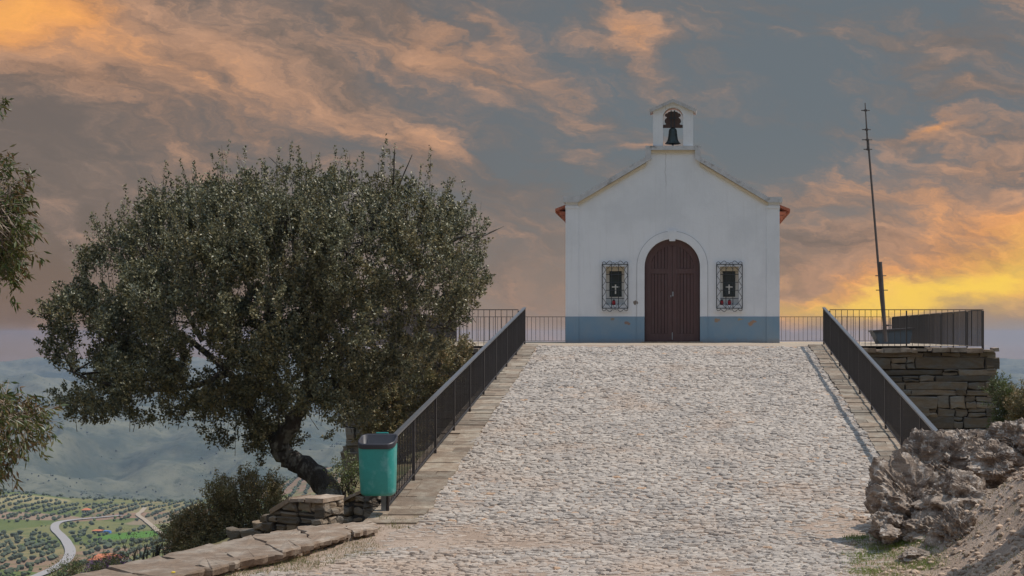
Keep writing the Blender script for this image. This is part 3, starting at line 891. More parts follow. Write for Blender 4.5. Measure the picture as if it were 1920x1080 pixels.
# stepped coping along the gable
cop = MB()
for ring in ([(1056.5, 380.5), (1083, 380.5), (1211, 304.5), (1209.5, 304.5), (1209.5, 296), (1083, 368.5), (1056.5, 368.5)],):
    pass
def px_prism(mb, pts, y0, y1): mb.prism([C(*p) for p in pts], y0, y1)
px_prism(cop, [(1056.5, 380), (1084, 380), (1084, 369), (1056.5, 369)], CY - 0.14, CY + 0.5)
px_prism(cop, [(1084, 380), (1210.2, 305.5), (1210.2, 295), (1084, 369)], CY - 0.137, CY + 0.497)
px_prism(cop, [(1440, 380), (1466.5, 380), (1466.5, 370), (1440, 370)], CY - 0.14, CY + 0.5)
px_prism(cop, [(1440, 380), (1314, 305.5), (1314, 295), (1440, 370)], CY - 0.137, CY + 0.497)
px_prism(cop, [(1210.4, 305.5), (1221, 299), (1221, 274), (1210.4, 274)], CY - 0.14, CY + 0.5)
px_prism(cop, [(1313.8, 305.5), (1303, 299), (1303, 274), (1313.8, 274)], CY - 0.14, CY + 0.5)
px_prism(cop, [(1221.2, 282), (1302.8, 282), (1302.8, 274), (1221.2, 274)], CY - 0.135, CY + 0.495)
cop.build('coping', mat('weathered_coping', (0.50, 0.51, 0.52), 0.9, var=0.35, scale=5, bump=0.3, c2=(0.16, 0.15, 0.14), cscale=3.0, thr=(0.56, 0.75)), chapel)
mo = MB()     # pale moulding under the coping, warm bounce light painted into its colour
px_prism(mo, [(1084, 386), (1212, 311), (1212, 305.2), (1084, 380.2)], CY - 0.065, CY + 0.2)
px_prism(mo, [(1440, 386), (1312, 311), (1312, 305.2), (1440, 380.2)], CY - 0.065, CY + 0.2)
px_prism(mo, [(1221, 287), (1303, 287), (1303, 282.2), (1221, 282.2)], CY - 0.065, CY + 0.2)
mo.build('moulding', mat('warm_bounce_moulding', (0.62, 0.55, 0.42), 0.9, var=0.2), chapel)

# bell gable
bel = [C(1224.5, 274.5), C(1224.5, 206), C(1262, 190), C(1299.5, 206), C(1299.5, 274.5)]
bh = arch(C(1262, 0)[0], 19.0 / S, C(0, 274.5)[1], C(0, 221)[1])
outer = [bel[0]] + bel[1:4] + [bel[4]] + [(bh[-1][0], bel[0][1])] + list(reversed(bh))[1:-1] + [(bh[0][0], bel[0][1])]
bg_ = outline('bell_gable', outer, [], CY - 0.08, CY + 0.42, M['plaster'], chapel)
mb = MB()
px_prism(mb, [(1217.5, 206.5), (1262, 186.5), (1262, 193), (1224, 210), (1219, 212)], CY - 0.2, CY + 0.54)
px_prism(mb, [(1306.8, 206.5), (1262.0, 186.5), (1262.0, 193), (1300, 210), (1305, 212)], CY - 0.197, CY + 0.537)
mb.build('gable_coping', mat('gable_coping', (0.46, 0.46, 0.46), 0.9, var=0.35, scale=6, c2=(0.14, 0.13, 0.12), cscale=4.0, thr=(0.6, 0.75)), bg_)

# roof: two tiled slopes behind the facade with overhanging eaves
mb = MB()
for sgn in (-1, 1):
    xe = cxm + sgn * ((x1 - x0) / 2 + 0.42); ze = 4.42; zr = 6.05
    for k in range(34):                      # rows of pan tiles seen as ridges
        ya = CY + 0.46 + k * 0.26; yb = ya + 0.262
        for (a0, a1, dzz) in ((ya, ya + 0.13, 0.045), (ya + 0.13, yb, 0.0)):
            v = [(cxm, a0, zr + dzz), (xe, a0, ze + dzz), (xe, a1, ze + dzz), (cxm, a1, zr + dzz)]
            v += [(p[0], p[1], p[2] - 0.10) for p in v]
            mb.add(v, [(0, 1, 2, 3), (4, 7, 6, 5), (0, 4, 5, 1), (1, 5, 6, 2), (2, 6, 7, 3), (3, 7, 4, 0)])
mb.build('roof', M['tile'], chapel)
# stepped tile cornice below each eave
for sgn in (-1, 1):
    mb = MB(); xw = cxm + sgn * ((x1 - x0) / 2 - 0.03)
    for k, (wd, zz) in enumerate(((0.30, 4.24), (0.20, 4.10), (0.10, 3.97))):
        mb.bb(xw, xw + sgn * wd, CY + 0.47 + 0.003 * k, CY + 9.2, zz, zz + 0.13 - 0.002)
    mb.build('cornice', M['tile'], chapel)

# door surround and door
so_ = arch(dcx, 66 / S, zb, dzs, 24, 66 / S); si_ = arch(dcx, dhw, zb, dzs, 24)
outline('door_surround', so_ + [si_[-1]] + list(reversed(si_))[1:], [], CY - 0.035, CY + 0.15, M['plaster'], chapel)
for a, b in ((so_[0][0] - 0.002, si_[0][0] + 0.0), (si_[-1][0], so_[-1][0] + 0.002)):
    mb = MB(); mb.bb(a, b, CY - 0.040, CY + 0.14, zb, zd); mb.build('base_band', M['dado'], chapel)
line = mat('groove_shade_line', (0.36, 0.37, 0.38), 0.9)  # thin grey ring, its darker tone stands in for a groove's shade
so2 = arch(dcx, 66.9 / S, zd + 0.002, dzs, 24, 66.9 / S); s_in = arch(dcx, 66.02 / S, zd + 0.002, dzs, 24, 66.02 / S)
outline('surround_line', so2 + [s_in[-1]] + list(reversed(s_in))[1:], [], CY - 0.006, CY + 0.1, line, chapel)
mb = MB(); mb.prism([C(1255, 452), C(1266, 452), C(1269.5, 432), C(1251.5, 432)], CY - 0.06, CY + 0.1); mb.build('keystone', M['plaster'], chapel)
mb = MB(); mb.bb(dcx - dhw - 0.1, dcx + dhw + 0.1, CY - 0.12, CY + 0.3, zb, TZ + 0.045); mb.build('step', M['stone_pale'], chapel)

DY = CY + 0.16
z0d = TZ + 0.05
door = outline('door', arch(dcx, dhw - 0.003, z0d, dzs, 24), [], DY + 0.03, DY + 0.08, mat('gap_shade_core', (0.012, 0.007, 0.007), 0.9), chapel)  # near-black core paints shade into the gaps between the planks
Rb = dhw - 0.01; Ri = dhw - 0.23
ring = arch(dcx, Rb, z0d, dzs, 24)
inn = arch(dcx, Ri, z0d + 0.28, dzs, 24)
outline('door_frame', ring, [inn], DY - 0.02, DY + 0.029, M['door'], door)
zrail = C(0, 508)[1]
for sgn in (-1, 1):
    mb = MB()
    xa, xb = dcx + sgn * 0.007, dcx + sgn * Ri
    st_w = 0.16
    zt_st = dzs + math.sqrt(Ri * Ri - st_w * st_w)
    mb.bb(xa, dcx + sgn * st_w, DY - 0.022, DY + 0.029, z0d + 0.01, zt_st)
    mb.bb(dcx + sgn * st_w, dcx + sgn * (Ri), DY - 0.016, DY + 0.029, zrail - 0.09, zrail + 0.09)
    n = 5; wpl = (Ri - st_w) / n
    for k in range(n):
        a, b = dcx + sgn * (st_w + k * wpl + 0.010), dcx + sgn * (st_w + (k + 1) * wpl - 0.010)
        mb.bb(a, b, DY + 0.004 + 0.002 * (k % 2), DY + 0.029, z0d + 0.285, zrail - 0.095)
        xm = abs((a + b) / 2 - dcx); zt_ = dzs + math.sqrt(max(Ri * Ri - max(abs(a - dcx), abs(b - dcx)) ** 2, 0))
        zt2 = dzs + math.sqrt(max(Ri * Ri - min(abs(a - dcx), abs(b - dcx)) ** 2, 0))
        zi, zo = (zt2, zt_)
        mb.prism([(a, zrail + 0.095), (b, zrail + 0.095), (b, zo), (a, zi)], DY + 0.004 + 0.002 * (k % 2), DY + 0.029)
    mb.build('door_leaf', M['door'], door)
mb = MB()
mb.box((dcx + 0.02, DY - 0.04, C(0, 551)[1]), (0.06, 0.04, 0.16)); mb.box((dcx - 0.05, DY - 0.035, C(0, 555)[1]), (0.035, 0.03, 0.07)); mb.tube([(dcx + 0.02, DY - 0.03, C(0, 549)[1]), (dcx + 0.02, DY - 0.09, C(0, 549)[1]), (dcx + 0.02, DY - 0.09, C(0, 553)[1])], 0.014)
mb.build('door_handle', M['galv'], door)
mb = MB(); mb.box((dcx + 0.0, DY - 0.03, C(0, 630)[1]), (0.03, 0.02, 0.26)); mb.build('door_bolt', M['galv'], door)

# windows: raised surround, deep niche, pane, cross, iron grille
for wi, (a, b, c, d) in enumerate(wins):
    cxw = (a + b) / 2; wx = (1153.5, 1367.5)[wi]
    l, t_ = C(wx - 30, 490.5); r, bt = C(wx + 30, 586)
    w = outline('window', [(l, bt), (l, t_), (r, t_), (r, bt)], [[(a, c), (a, d), (b, d), (b, c)]], CY - 0.022, CY + 0.1, M['plaster'], chapel)
    mb = MB()
    mb.bb(a - 0.02, b + 0.02, CY + 0.30, CY + 0.36, c - 0.02, d + 0.02)
    mb.build('niche_back', M['white'], w)
    mb = MB(); mb.bb(a, b, CY + 0.02, CY + 0.296, d - 0.15, d - 0.001); mb.build('lintel', M['cream'], w)
    pl_, pt = C(wx - 11.5, 508); pr, pb = C(wx + 11.5, 556)
    mb = MB(); mb.bb(pl_, pr, CY + 0.275, CY + 0.297, pb, pt); mb.build('pane', M['glass'], w)
    mb = MB()
    cz = C(0, 540)[1]
    mb.bb(cxw - 0.022, cxw + 0.022, CY + 0.245, CY + 0.27, cz - 0.20, cz + 0.13); mb.bb(cxw - 0.13, cxw + 0.13, CY + 0.2435, CY + 0.2695, cz + 0.025, cz + 0.065)
    mb.build('cross', M['white'], w)
    # grille
    gl, gt = C(wx - 24, 496); gr, gb = C(wx + 24, 578); gy_ = CY - 0.11; mb = MB(); T = 0.0135
    def seg(p, q, r_=T): mb.tube([(p[0], gy_, p[1]), (q[0], gy_, q[1])], r_, 6)
    for p, q in (((gl, gt), (gr, gt)), ((gr, gt), (gr, gb)), ((gr, gb), (gl, gb)), ((gl, gb), (gl, gt))): seg(p, q, 0.017)
    i1, i2 = C(wx - 6.5, 0)[0], C(wx + 6.5, 0)[0]
    seg((i1, gt), (i1, gb)); seg((i2, gt), (i2, gb))
    hz = [gt + (gb - gt) * f for f in (0.23, 0.41, 0.59, 0.78)]
    il, ir = C(wx - 17, 0)[0], C(wx + 17, 0)[0]
    for z_ in hz: seg((il, z_), (ir, z_))
    zz = [gt + (gb - gt) * k / 4 for k in range(5)]
    for k in range(4):
        m_ = (zz[k] + zz[k + 1]) / 2
        for e, inn_ in ((gl, il), (gr, ir)):
            seg((e if k != 0 else e, zz[k]) if k == 0 else (e, zz[k]), (inn_, m_), 0.010); seg((inn_, m_), (e, zz[k + 1]), 0.010)
    for z_, s_ in ((gt, 1), (gb, -1)):
        k_ = (gt - gb) * 0.12
        seg((il + 0.02, z_ - s_ * k_), (i1, z_), 0.010); seg((ir - 0.02, z_ - s_ * k_), (i2, z_), 0.010); seg((i1, z_ - s_ * k_), (cxw, z_), 0.008); seg((i2, z_ - s_ * k_), (cxw, z_), 0.008)
        for sx in (-1, 1):       # scrolls
            pts = []
            for q in range(15):
                th = q / 14 * 1.6 * math.pi; rr_ = 0.075 * (1 - 0.55 * q / 14)
                pts.append((cxw + sx * (0.40 - rr_ * math.cos(th)), gy_, z_ + s_ * (0.035 + rr_ * math.sin(th) * 0.9)))
            mb.tube(pts, 0.010, 5)
            pts = [(cxw + sx * (0.33 - 0.22 * q / 10), gy_, z_ + s_ * (0.02 + 0.10 * math.sin(q / 10 * math.pi * 0.9) * (q / 10 + 0.4))) for q in range(11)]
            mb.tube(pts, 0.010, 5)
            pts = [(cxw + sx * 0.06 * (1 - math.cos(q / 8 * math.pi)) , gy_, z_ + s_ * (0.01 + 0.05 * math.sin(q / 8 * math.pi))) for q in range(9)]
            mb.tube(pts, 0.009, 5)
    for p in ((gl, gt), (gr, gt), (gl, gb), (gr, gb)):
        mb.tube([(p[0], gy_, p[1]), (p[0], CY + 0.02, p[1])], 0.012, 6)
    mb.build('grille', M['grille'], w)


def candle(px, label, lean=0.0):
    x, _ = C(px, 0); z = C(0, 572)[1]; y = CY + 0.13
    t = thing('grave_candle', label, 'candle', (x, y, z), 'red candles in the chapel windows')
    mb = MB(); mb.lathe((x, y, z + 0.002), [(0, 0), (0.055, 0), (0.062, 0.05), (0.06, 0.12), (0.045, 0.155), (0, 0.155)], 14); mb.build('candle_glass', M['red'], t, True)
    mb = MB(); mb.lathe((x, y, z + 0.157), [(0, 0), (0.048, 0), (0.042, 0.03), (0.01, 0.05), (0, 0.05)], 14); mb.build('lid', M['rim'], t, True)


candle(1150.5, 'red votive candle alone on the ledge of the left chapel window')
candle(1353.5, 'red votive candle at the left corner of the right chapel window')
candle(1368, 'red votive candle in the middle of the right chapel window ledge')

# bell
bx = C(1261.5, 0)[0]; by = CY + 0.17
bell = thing('bell', 'dark bronze bell under a wooden yoke in the chapel belfry', 'bell', (bx, by, C(0, 271)[1]))
zb0 = C(0, 270)[1]
prof = [(0.0, 0.545), (0.10, 0.54), (0.135, 0.50), (0.14, 0.46), (0.15, 0.44), (0.15, 0.36), (0.158, 0.345), (0.158, 0.33), (0.165, 0.25), (0.19, 0.13), (0.235, 0.05), (0.275, 0.015), (0.28, 0.0), (0.25, 0.0), (0.2, 0.06), (0.14, 0.3), (0.0, 0.45)]
mb = MB(); mb.lathe((bx, by, zb0 + 0.03), prof, 28); mb.tube([(bx, by, zb0 + 0.56), (bx, by, zb0 + 0.66)], 0.06, 10); mb.build('bell_body', M['bronze'], bell, True)
mb = MB(); mb.tube([(bx, by, zb0 + 0.3), (bx, by, zb0 + 0.0), (bx, by, zb0 - 0.03)], [0.012, 0.03, 0.035], 8); mb.build('clapper', M['grille'], bell)
zy = C(0, 238)[1]
hw_pts = [(0.35, 0.0), (0.35, 0.085), (0.25, 0.10), (0.225, 0.13), (0.275, 0.18), (0.29, 0.23), (0.27, 0.29), (0.22, 0.33), (0.20, 0.36), (0.22, 0.385), (0.275, 0.41), (0.28, 0.45), (0.24, 0.49), (0.19, 0.50), (0.16, 0.54), (0.08, 0.56)]
yk = [(bx + p[0], zy + p[1]) for p in hw_pts] + [(bx - p[0], zy + p[1]) for p in reversed(hw_pts)]
outline('yoke', yk, [], by - 0.09, by + 0.09, M['yoke'], bell)
mb = MB()
for sx in (-1, 1): mb.bb(bx + sx * 0.06 - 0.018, bx + sx * 0.06 + 0.018, by - 0.12, by - 0.095, zy - 0.06, zy + 0.60)
mb.bb(bx - 0.14, bx + 0.14, by - 0.135, by - 0.122, zy + 0.30, zy + 0.335)
mb.build('iron_strap', M['grille'], bell)

# ------------------------------------------------------------------ mast and plinth on the terrace
YM = 43.5; sm = F / YM
mast = thing('antenna_mast', 'thin leaning antenna mast standing on the terrace against the sunset', 'mast', P(1659, 640, YM))
mb = MB(); mb.tube([P(1658, 612, YM), P(1652, 560, YM), P(1627.5, 262, YM)], [0.045, 0.04, 0.03], 8); mb.build('pole', M['mast'], mast)
mb = MB(); mb.tube([P(1627.5, 282, YM), P(1622, 193, YM)], [0.032, 0.014], 8); mb.build('antenna', M['mast'], mast)
mb = MB(); mb.tube([P(1661, 641, YM), P(1650.5, 491, YM)], 0.055, 8); mb.build('lower_tube', M['mast'], mast)
for px, py, l in ((1622.8, 207, 0.17), (1624.6, 243, 0.17), (1626, 262, 0.20), (1627.2, 280, 0.17), (1651.5, 517, 0.22), (1653.5, 544, 0.24), (1664, 610, 0.2)):
    mb = MB(); p = P(px, py, YM); mb.tube([p - Vector((l / 1.3, 0, 0)), p + Vector((l / 1.3, 0, 0))], 0.016, 6); mb.box(p, (0.09, 0.09, 0.05))
    mb.build('clamp', M['mast'], mast)
YP = 45.5
pl0 = thing('orientation_table', 'grey-blue slanted stone table beside the foot of the mast', 'table', P(1668, 640, YP))
a_, b_, c_, d_ = P(1639, 620, YP), P(1712, 615, YP), P(1706, 646, YP), P(1650, 646, YP)
mb = MB(); mb.prism([(d_.x, TZ), (c_.x, TZ), (b_.x, b_.z - 0.05), (a_.x, a_.z - 0.05)], YP, YP + 1.1); mb.build('pedestal', M['bluebox'], pl0)
mb = MB(); mb.prism([(a_.x - 0.04, a_.z - 0.045), (b_.x + 0.04, b_.z - 0.045), (b_.x + 0.04, b_.z + 0.01), (a_.x - 0.04, a_.z + 0.01)], YP - 0.06, YP + 1.16); mb.build('table_top', M['iron'], pl0)

# ------------------------------------------------------------------ litter bin
YB = 20.1; sb = F / YB
bc = P(708, 930, YB)
bin_ = thing('litter_bin', 'teal plastic litter bin on a grey post at the foot of the ramp railing', 'litter bin', (P(713, 970, YB + 0.2)))


def rrect(cx, cy, w, d, r, n=6, front=0.05):
    pts = []
    for (sx, sy, a0) in ((1, 1, 0), (-1, 1, 90), (-1, -1, 180), (1, -1, 270)):
        for k in range(n + 1):
            a = math.radians(a0 + 90 * k / n)
            x = cx + sx * (w / 2 - r) + r * math.cos(a); y = cy + sy * (d / 2 - r) + r * math.sin(a)
            pts.append((x, y))
    out = []
    for x, y in pts:      # bowed front
        if y < cy: y -= front * (1 - ((x - cx) / (w / 2)) ** 2)
        out.append((x, y))
    return out


def loft(mb, secs):
    n = len(secs[0][0]); v = [(x, y, z) for ring, z in secs for x, y in ring]; f = []
    for i_ in range(len(secs) - 1):
        for k in range(n):
            k2 = (k + 1) % n; f.append((i_ * n + k, i_ * n + k2, (i_ + 1) * n + k2, (i_ + 1) * n + k))
    return v, f, n


ztp = P(0, 829, YB).z; zbt = P(0, 927, YB).z; bcx = P(708, 0, YB).x; bcy = YB + 0.02; bw = 68 / sb
secs = [(rrect(bcx + 0.008, bcy, bw * 0.80, 0.22, 0.07), zbt - 0.010), (rrect(bcx + 0.008, bcy, bw * 0.88, 0.27, 0.08), zbt + 0.005), (rrect(bcx + 0.006, bcy, bw * 0.93, 0.30, 0.09), zbt + 0.04),
        (rrect(bcx + 0.003, bcy, bw * 0.97, 0.32, 0.09), (zbt + ztp) / 2), (rrect(bcx, bcy, bw, 0.34, 0.09), ztp - 0.02)]
mb = MB(); v, f, n = loft(mb, secs); f.append(tuple(range(n))); mb.add(v, f)
mb.build('bin_body', M['teal'], bin_, True)
secs = [(rrect(bcx, bcy, bw - 0.02, 0.32, 0.085), ztp - 0.30), (rrect(bcx, bcy, bw - 0.03, 0.31, 0.085), ztp + 0.045), (rrect(bcx, bcy, bw + 0.006, 0.35, 0.09), ztp + 0.055),
        (rrect(bcx, bcy, bw + 0.014, 0.358, 0.09), ztp + 0.03), (rrect(bcx, bcy, bw + 0.010, 0.352, 0.09), ztp - 0.025)]
mb = MB(); v, f, n = loft(mb, secs)
v = [(x, y, z + (y - bcy) * 0.30 * (1 if z > ztp - 0.1 else 0)) for x, y, z in v]
f.append(tuple(range(n))); mb.add(v, f); mb.build('bin_rim', M['rim'], bin_, True)
mb = MB(); gx_ = bcx + bw * 0.36; mb.tube([(gx_, bcy - 0.178, ztp - 0.10), (gx_ - 0.005, bcy - 0.168, zbt + 0.06)], 0.006, 6); mb.build('bin_rib', M['teal'], bin_)
mb = MB(); mb.bb(bcx - 0.07, bcx + 0.11, bcy + 0.185, bcy + 0.205, ztp - 0.05, ztp + 0.125); mb.build('bracket', M['teal'], bin_, bevel=0.008)
zg = float(gz(bcx, YB + 0.2))
mb = MB(); mb.bb(bcx + 0.0, bcx + 0.085, bcy + 0.21, bcy + 0.29, zg - 0.1, ztp + 0.05); mb.build('post', M['galv'], bin_, bevel=0.006)

# ------------------------------------------------------------------ slab parapet and low walls at the left
def slab(mb, pts, z, th, jit=0.012, sub=5):
    """irregular flat slab from a rough outline, edges broken up"""
    ring = []
    n = len(pts)
    for k in range(n):
        a, b = Vector(pts[k]), Vector(pts[(k + 1) % n])
        for q in range(sub):
            p = a.lerp(b, q / sub); s_ = jit * (1 if q else 0.5)
            ring.append((p.x + rnd.uniform(-s_, s_), p.y + rnd.uniform(-s_, s_)))
    m = len(ring); cx = sum(p[0] for p in ring) / m; cy = sum(p[1] for p in ring) / m
    v = []
    tilt = (rnd.uniform(-0.015, 0.015), rnd.uniform(-0.015, 0.015))
    for dz_, ins in ((-th, 0.03), (-0.02, 0.0), (0.0, 0.025)):
        for x, y in ring:
            x2, y2 = x + (cx - x) * ins, y + (cy - y) * ins
            v.append((x2, y2, z + dz_ + (x2 - cx) * tilt[0] + (y2 - cy) * tilt[1] + rnd.uniform(-0.009, 0.009)))
    v.append((cx, cy, z + 0.004))
    f = [tuple(range(m - 1, -1, -1))]
    for r_ in range(2):
        for k in range(m): k2 = (k + 1) % m; f.append((r_ * m + k, r_ * m + k2, (r_ + 1) * m + k2, (r_ + 1) * m + k))
    for k in range(m): f.append((2 * m + k, 2 * m + (k + 1) % m, 3 * m))
    mb.add(v, f)


def at_z(px, py, z):
    Y = z * F / (HY - py); return ((px - HX) * Y / F, Y)


par = thing('parapet', 'low parapet of broad flat stone slabs along the edge of the forecourt', 'stone wall', (-5.2, 17, -2.8))
mb = MB(); ZP = -2.58
back = [(694, 978), (640, 983), (560, 988), (470, 1002), (390, 1022), (300, 1044), (200, 1064), (90, 1092), (-60, 1135)]
frnt = [(708, 990), (662, 1000), (590, 1018), (530, 1036), (452, 1050), (398, 1066), (300, 1084), (190, 1115), (40, 1165)]
for k in range(len(back) - 1):
    zz_ = ZP + rnd.uniform(-0.012, 0.012)
    q = [at_z(*back[k], ZP), at_z(*back[k + 1], ZP), at_z(*frnt[k + 1], ZP), at_z(*frnt[k], ZP)]
    g = 0.004
    c = (sum(p[0] for p in q) / 4, sum(p[1] for p in q) / 4)
    q = [(p[0] + (c[0] - p[0]) * g, p[1] + (c[1] - p[1]) * g) for p in q]
    slab(mb, q, zz_, 0.055 + rnd.uniform(0, 0.03), 0.045, 9)
mb.build('slab_top', M['stone_pale'], par)
mb = MB()
fp = [at_z(*p, ZP) for p in frnt]
for k in range(len(fp) - 1):
    a, b = Vector((*fp[k], 0)), Vector((*fp[k + 1], 0)); d = (b - a).normalized(); nr = Vector((-d.y, d.x, 0))
    if nr.x < 0: nr = -nr
    ins = -nr * 0.09
    stone_face(mb, (a + ins)[:2], (b + ins)[:2], ZP - 0.06, ZP - 0.45, nr, 0.05, 0.10, 0.10, 0.6, 0.15)
mb.build('stonework', M['stone_pale'], par)
mb = MB()
bp = [at_z(*p, ZP) for p in back]
for k in range(len(fp) - 1):
    q = [(p[0] * 1.0 + (0.0), p[1]) for p in (bp[k], bp[k + 1], fp[k + 1], fp[k])]
    c = (sum(p[0] for p in q) / 4, sum(p[1] for p in q) / 4); q = [(p[0] + (c[0] - p[0]) * 0.25, p[1] + (c[1] - p[1]) * 0.25) for p in q]
    v = [(p[0], p[1], ZP - 0.11) for p in q] + [(p[0], p[1], ZP - 1.2) for p in q]
    mb.add(v, [(0, 1, 2, 3), (4, 7, 6, 5), (0, 4, 5, 1), (1, 5, 6, 2), (2, 6, 7, 3), (3, 7, 4, 0)])
mb.build('core', M['gap'], par)


def low_wall(label, pr, pl_, Yr, Yl, top_r, top_l, base, th, flat=1.0):
    """wall from its right end (px pr at depth Yr) to its left end, sloping top"""
    A_ = Vector((P(pl_, 0, Yl).x, Yl)); B_ = Vector((P(pr, 0, Yr).x, Yr))
    zr, zl = P(0, top_r, Yr).z, P(0, top_l, Yl).z
    t = thing('low_wall', label, 'stone wall', (B_.x, B_.y, base), 'stub walls at the foot of the ramp')
    d = (B_ - A_).normalized(); nr = (d.y, -d.x, 0)
    mb = MB()
    top = lambda u: zl + (zr - zl) * min(u / flat, 1.0)
    stone_face(mb, A_, B_, lambda u: top(u) - 0.05, base, nr, 0.07, 0.17, 0.11, 0.38, 0.14, overB=0.02)
    E2 = Vector((B_.x + -nr[0] * th, B_.y + -nr[1] * th))
    stone_face(mb, B_, E2, zr - 0.05, base, (d.x, d.y, 0), 0.05, 0.12, 0.08, 0.3, 0.14)
    mb.build('stonework', M['stone'], t)
    mb = MB()
    ins = Vector((-nr[0], -nr[1]))
    q = [A_ + ins * 0.03, B_ + ins * 0.03 - d * 0.04, B_ + ins * (th - 0.03) - d * 0.04, A_ + ins * (th - 0.03)]
    v = [(p.x, p.y, (zl if k in (0, 3) else zr) - 0.10) for k, p in enumerate(q)] + [(p.x, p.y, base - 0.3) for p in q]
    mb.add(v, [(0, 1, 2, 3), (4, 7, 6, 5), (0, 4, 5, 1), (1, 5, 6, 2), (2, 6, 7, 3), (3, 7, 4, 0)])
    mb.build('core', M['gap'], t)
    mb = MB(); L = (B_ - A_).length; u = 0
    while u < L - 0.02:
        l = min(rnd.uniform(0.2, 0.45), L - u + 0.02)
        t0, t1 = u / L, (u + l) / L
        if flat < 1.0 and t1 < flat - 0.02: u += l; continue
        p0, p1 = A_ + d * (u + 0.006), A_ + d * (u + l - 0.006)
        v = []
        h = rnd.uniform(0.035, 0.06)
        for p, tt in ((p0, t0), (p1, t1)):
            for off, dz_ in ((-0.03, 0), (th + 0.02, 0), (th + 0.02, h), (-0.03, h)):
                q_ = p + ins * (off + rnd.uniform(-0.015, 0.015)); v.append((q_.x, q_.y, top(tt) - 0.05 + dz_ + rnd.uniform(-0.006, 0.006)))
        mb.add(v, [(0, 1, 2, 3), (7, 6, 5, 4), (0, 4, 5, 1), (1, 5, 6, 2), (2, 6, 7, 3), (3, 7, 4, 0)]); u += l
    mb.build('capping', M['stone_pale'], t)


low_wall('stub of dry stone wall directly behind the litter bin post', 696, 612, 20.9, 21.5, 910, 950, -2.78, 0.5)
low_wall('dry stone wall sloping down to the left beside the dark bushes', 606, 424, 19.4, 20.0, 936, 1006, -2.95, 0.45, 0.68)


# ------------------------------------------------------------------ rocks
def rock_arrays(c, size, seed, sub=5, rough=0.34, axis=(0.5, 0.3, 0.8), strata=0.05, rotz=0.0):
    import bmesh
    bm = bmesh.new(); bmesh.ops.create_icosphere(bm, subdivisions=sub, radius=1.0)
    ax = Vector(axis).normalized(); off = Vector((seed * 3.17, seed * 1.3, seed * 7.7))
    V = []; cr, sr = math.cos(rotz), math.sin(rotz); q_ = random.Random(seed)
    pls = []
    for k in range(34 if sub > 4 else 14):
        a = Vector((q_.gauss(0, 1), q_.gauss(0, 1), q_.gauss(0, 1))).normalized(); pls.append((a, q_.uniform(0.70, 0.98)))
    for v in bm.verts:
        n = v.co.normalized(); q = n * 1.1 + off
        w = n + Vector((mnoise.noise(q * 3), mnoise.noise(q * 3 + Vector((9, 0, 0))), mnoise.noise(q * 3 + Vector((0, 9, 0))))) * 0.12
        r = min([h / d for a, h in pls for d in (w.dot(a),) if d > 0.25] + [1.25])
        r *= 1.0 + rough * 0.9 * mnoise.fractal(q * 1.3, 0.9, 2.1, 3)
        if sub > 4:
            s_ = w.dot(ax) * 7 + mnoise.noise(q * 1.5) * 1.5
            fr = s_ - math.floor(s_); r += 0.9 * strata * (fr ** 2 - 0.4)
            for fq, am in ((2.2, 0.50), (5.5, 0.30), (13.0, 0.09)):
                qq = w * fq + off; d1, p1 = mnoise.voronoi(qq)
                nv = mnoise.noise_vector(p1[0] * 7.31)
                r += rough * am * ((qq - p1[0]).dot(nv) + nv.x * 0.30)
            r += rough * 0.07 * mnoise.fractal(q * 9, 0.8, 2.2, 5)
        p = Vector((n.x * r * size[0], n.y * r * size[1], n.z * r * size[2]))
        V.append((c[0] + p.x * cr - p.y * sr, c[1] + p.x * sr + p.y * cr, c[2] + p.z))
    F_ = [tuple(v.index for v in f.verts) for f in bm.faces]; bm.free()
    return V, F_


M['rock'] = rock_mat()


def rock(name, label, lumps, cat='rock', group=None, m='rock'):
    mb = MB()
    for l in lumps: mb.add(*rock_arrays(*l))
    o = mb.build(name, M[m]); tag(o, label, cat, group); return o


def PR(px, py, Y): p = P(px, py, Y); return (p.x, p.y, p.z)


rock('rock_outcrop', 'large rough grey-brown outcrop in front of the foot of the right ramp railing', [
    (PR(1705, 955, 18.6), (0.50, 0.60, 0.60), 1, 6, 0.26, (0.7, 0.2, 0.6), 0.09, 0.3),
    (PR(1752, 880, 19.3), (0.50, 0.7, 0.62), 2, 6, 0.26, (0.7, 0.2, 0.6), 0.09, 0.5),
    (PR(1815, 862, 19.4), (0.62, 0.65, 0.48), 3, 6, 0.26, (0.7, 0.1, 0.6), 0.08, 0.0),
    (PR(1865, 872, 18.6), (0.42, 0.5, 0.36), 11, 6, 0.26, (0.7, 0.1, 0.6), 0.08, 0.4),
    (PR(1800, 945, 18.0), (0.52, 0.55, 0.46), 4, 6, 0.28, (0.7, 0.2, 0.5), 0.09, 0.8),
    (PR(1668, 985, 18.2), (0.28, 0.4, 0.28), 5, 5, 0.28, (0.6, 0.2, 0.7), 0.08, 0.1),
    (PR(1795, 1000, 17.0), (0.36, 0.42, 0.34), 13, 6, 0.28, (0.7, 0.2, 0.6), 0.09, 0.2),
    (PR(1745, 1000, 17.7), (0.38, 0.45, 0.32), 6, 5, 0.28, (0.6, 0.2, 0.7), 0.09, 0.4)])
rock('rock', 'pale upper rock at the right edge below the green shrub', [(PR(1915, 835, 18.9), (0.46, 0.6, 0.42), 8, 6, 0.28, (0.7, 0.2, 0.6), 0.08, 0.2), (PR(1960, 850, 18.6), (0.5, 0.6, 0.5), 18, 5, 0.28, (0.7, 0.2, 0.6), 0.08, 0.2)], group='rocks at the right')
rock('rock', 'flat low rock half buried in grass below the outcrop', [(PR(1725, 1042, 16.9), (0.26, 0.3, 0.10), 9, 5, 0.3, (0.5, 0.2, 0.7), 0.05, 0.2)], group='rocks at the right')
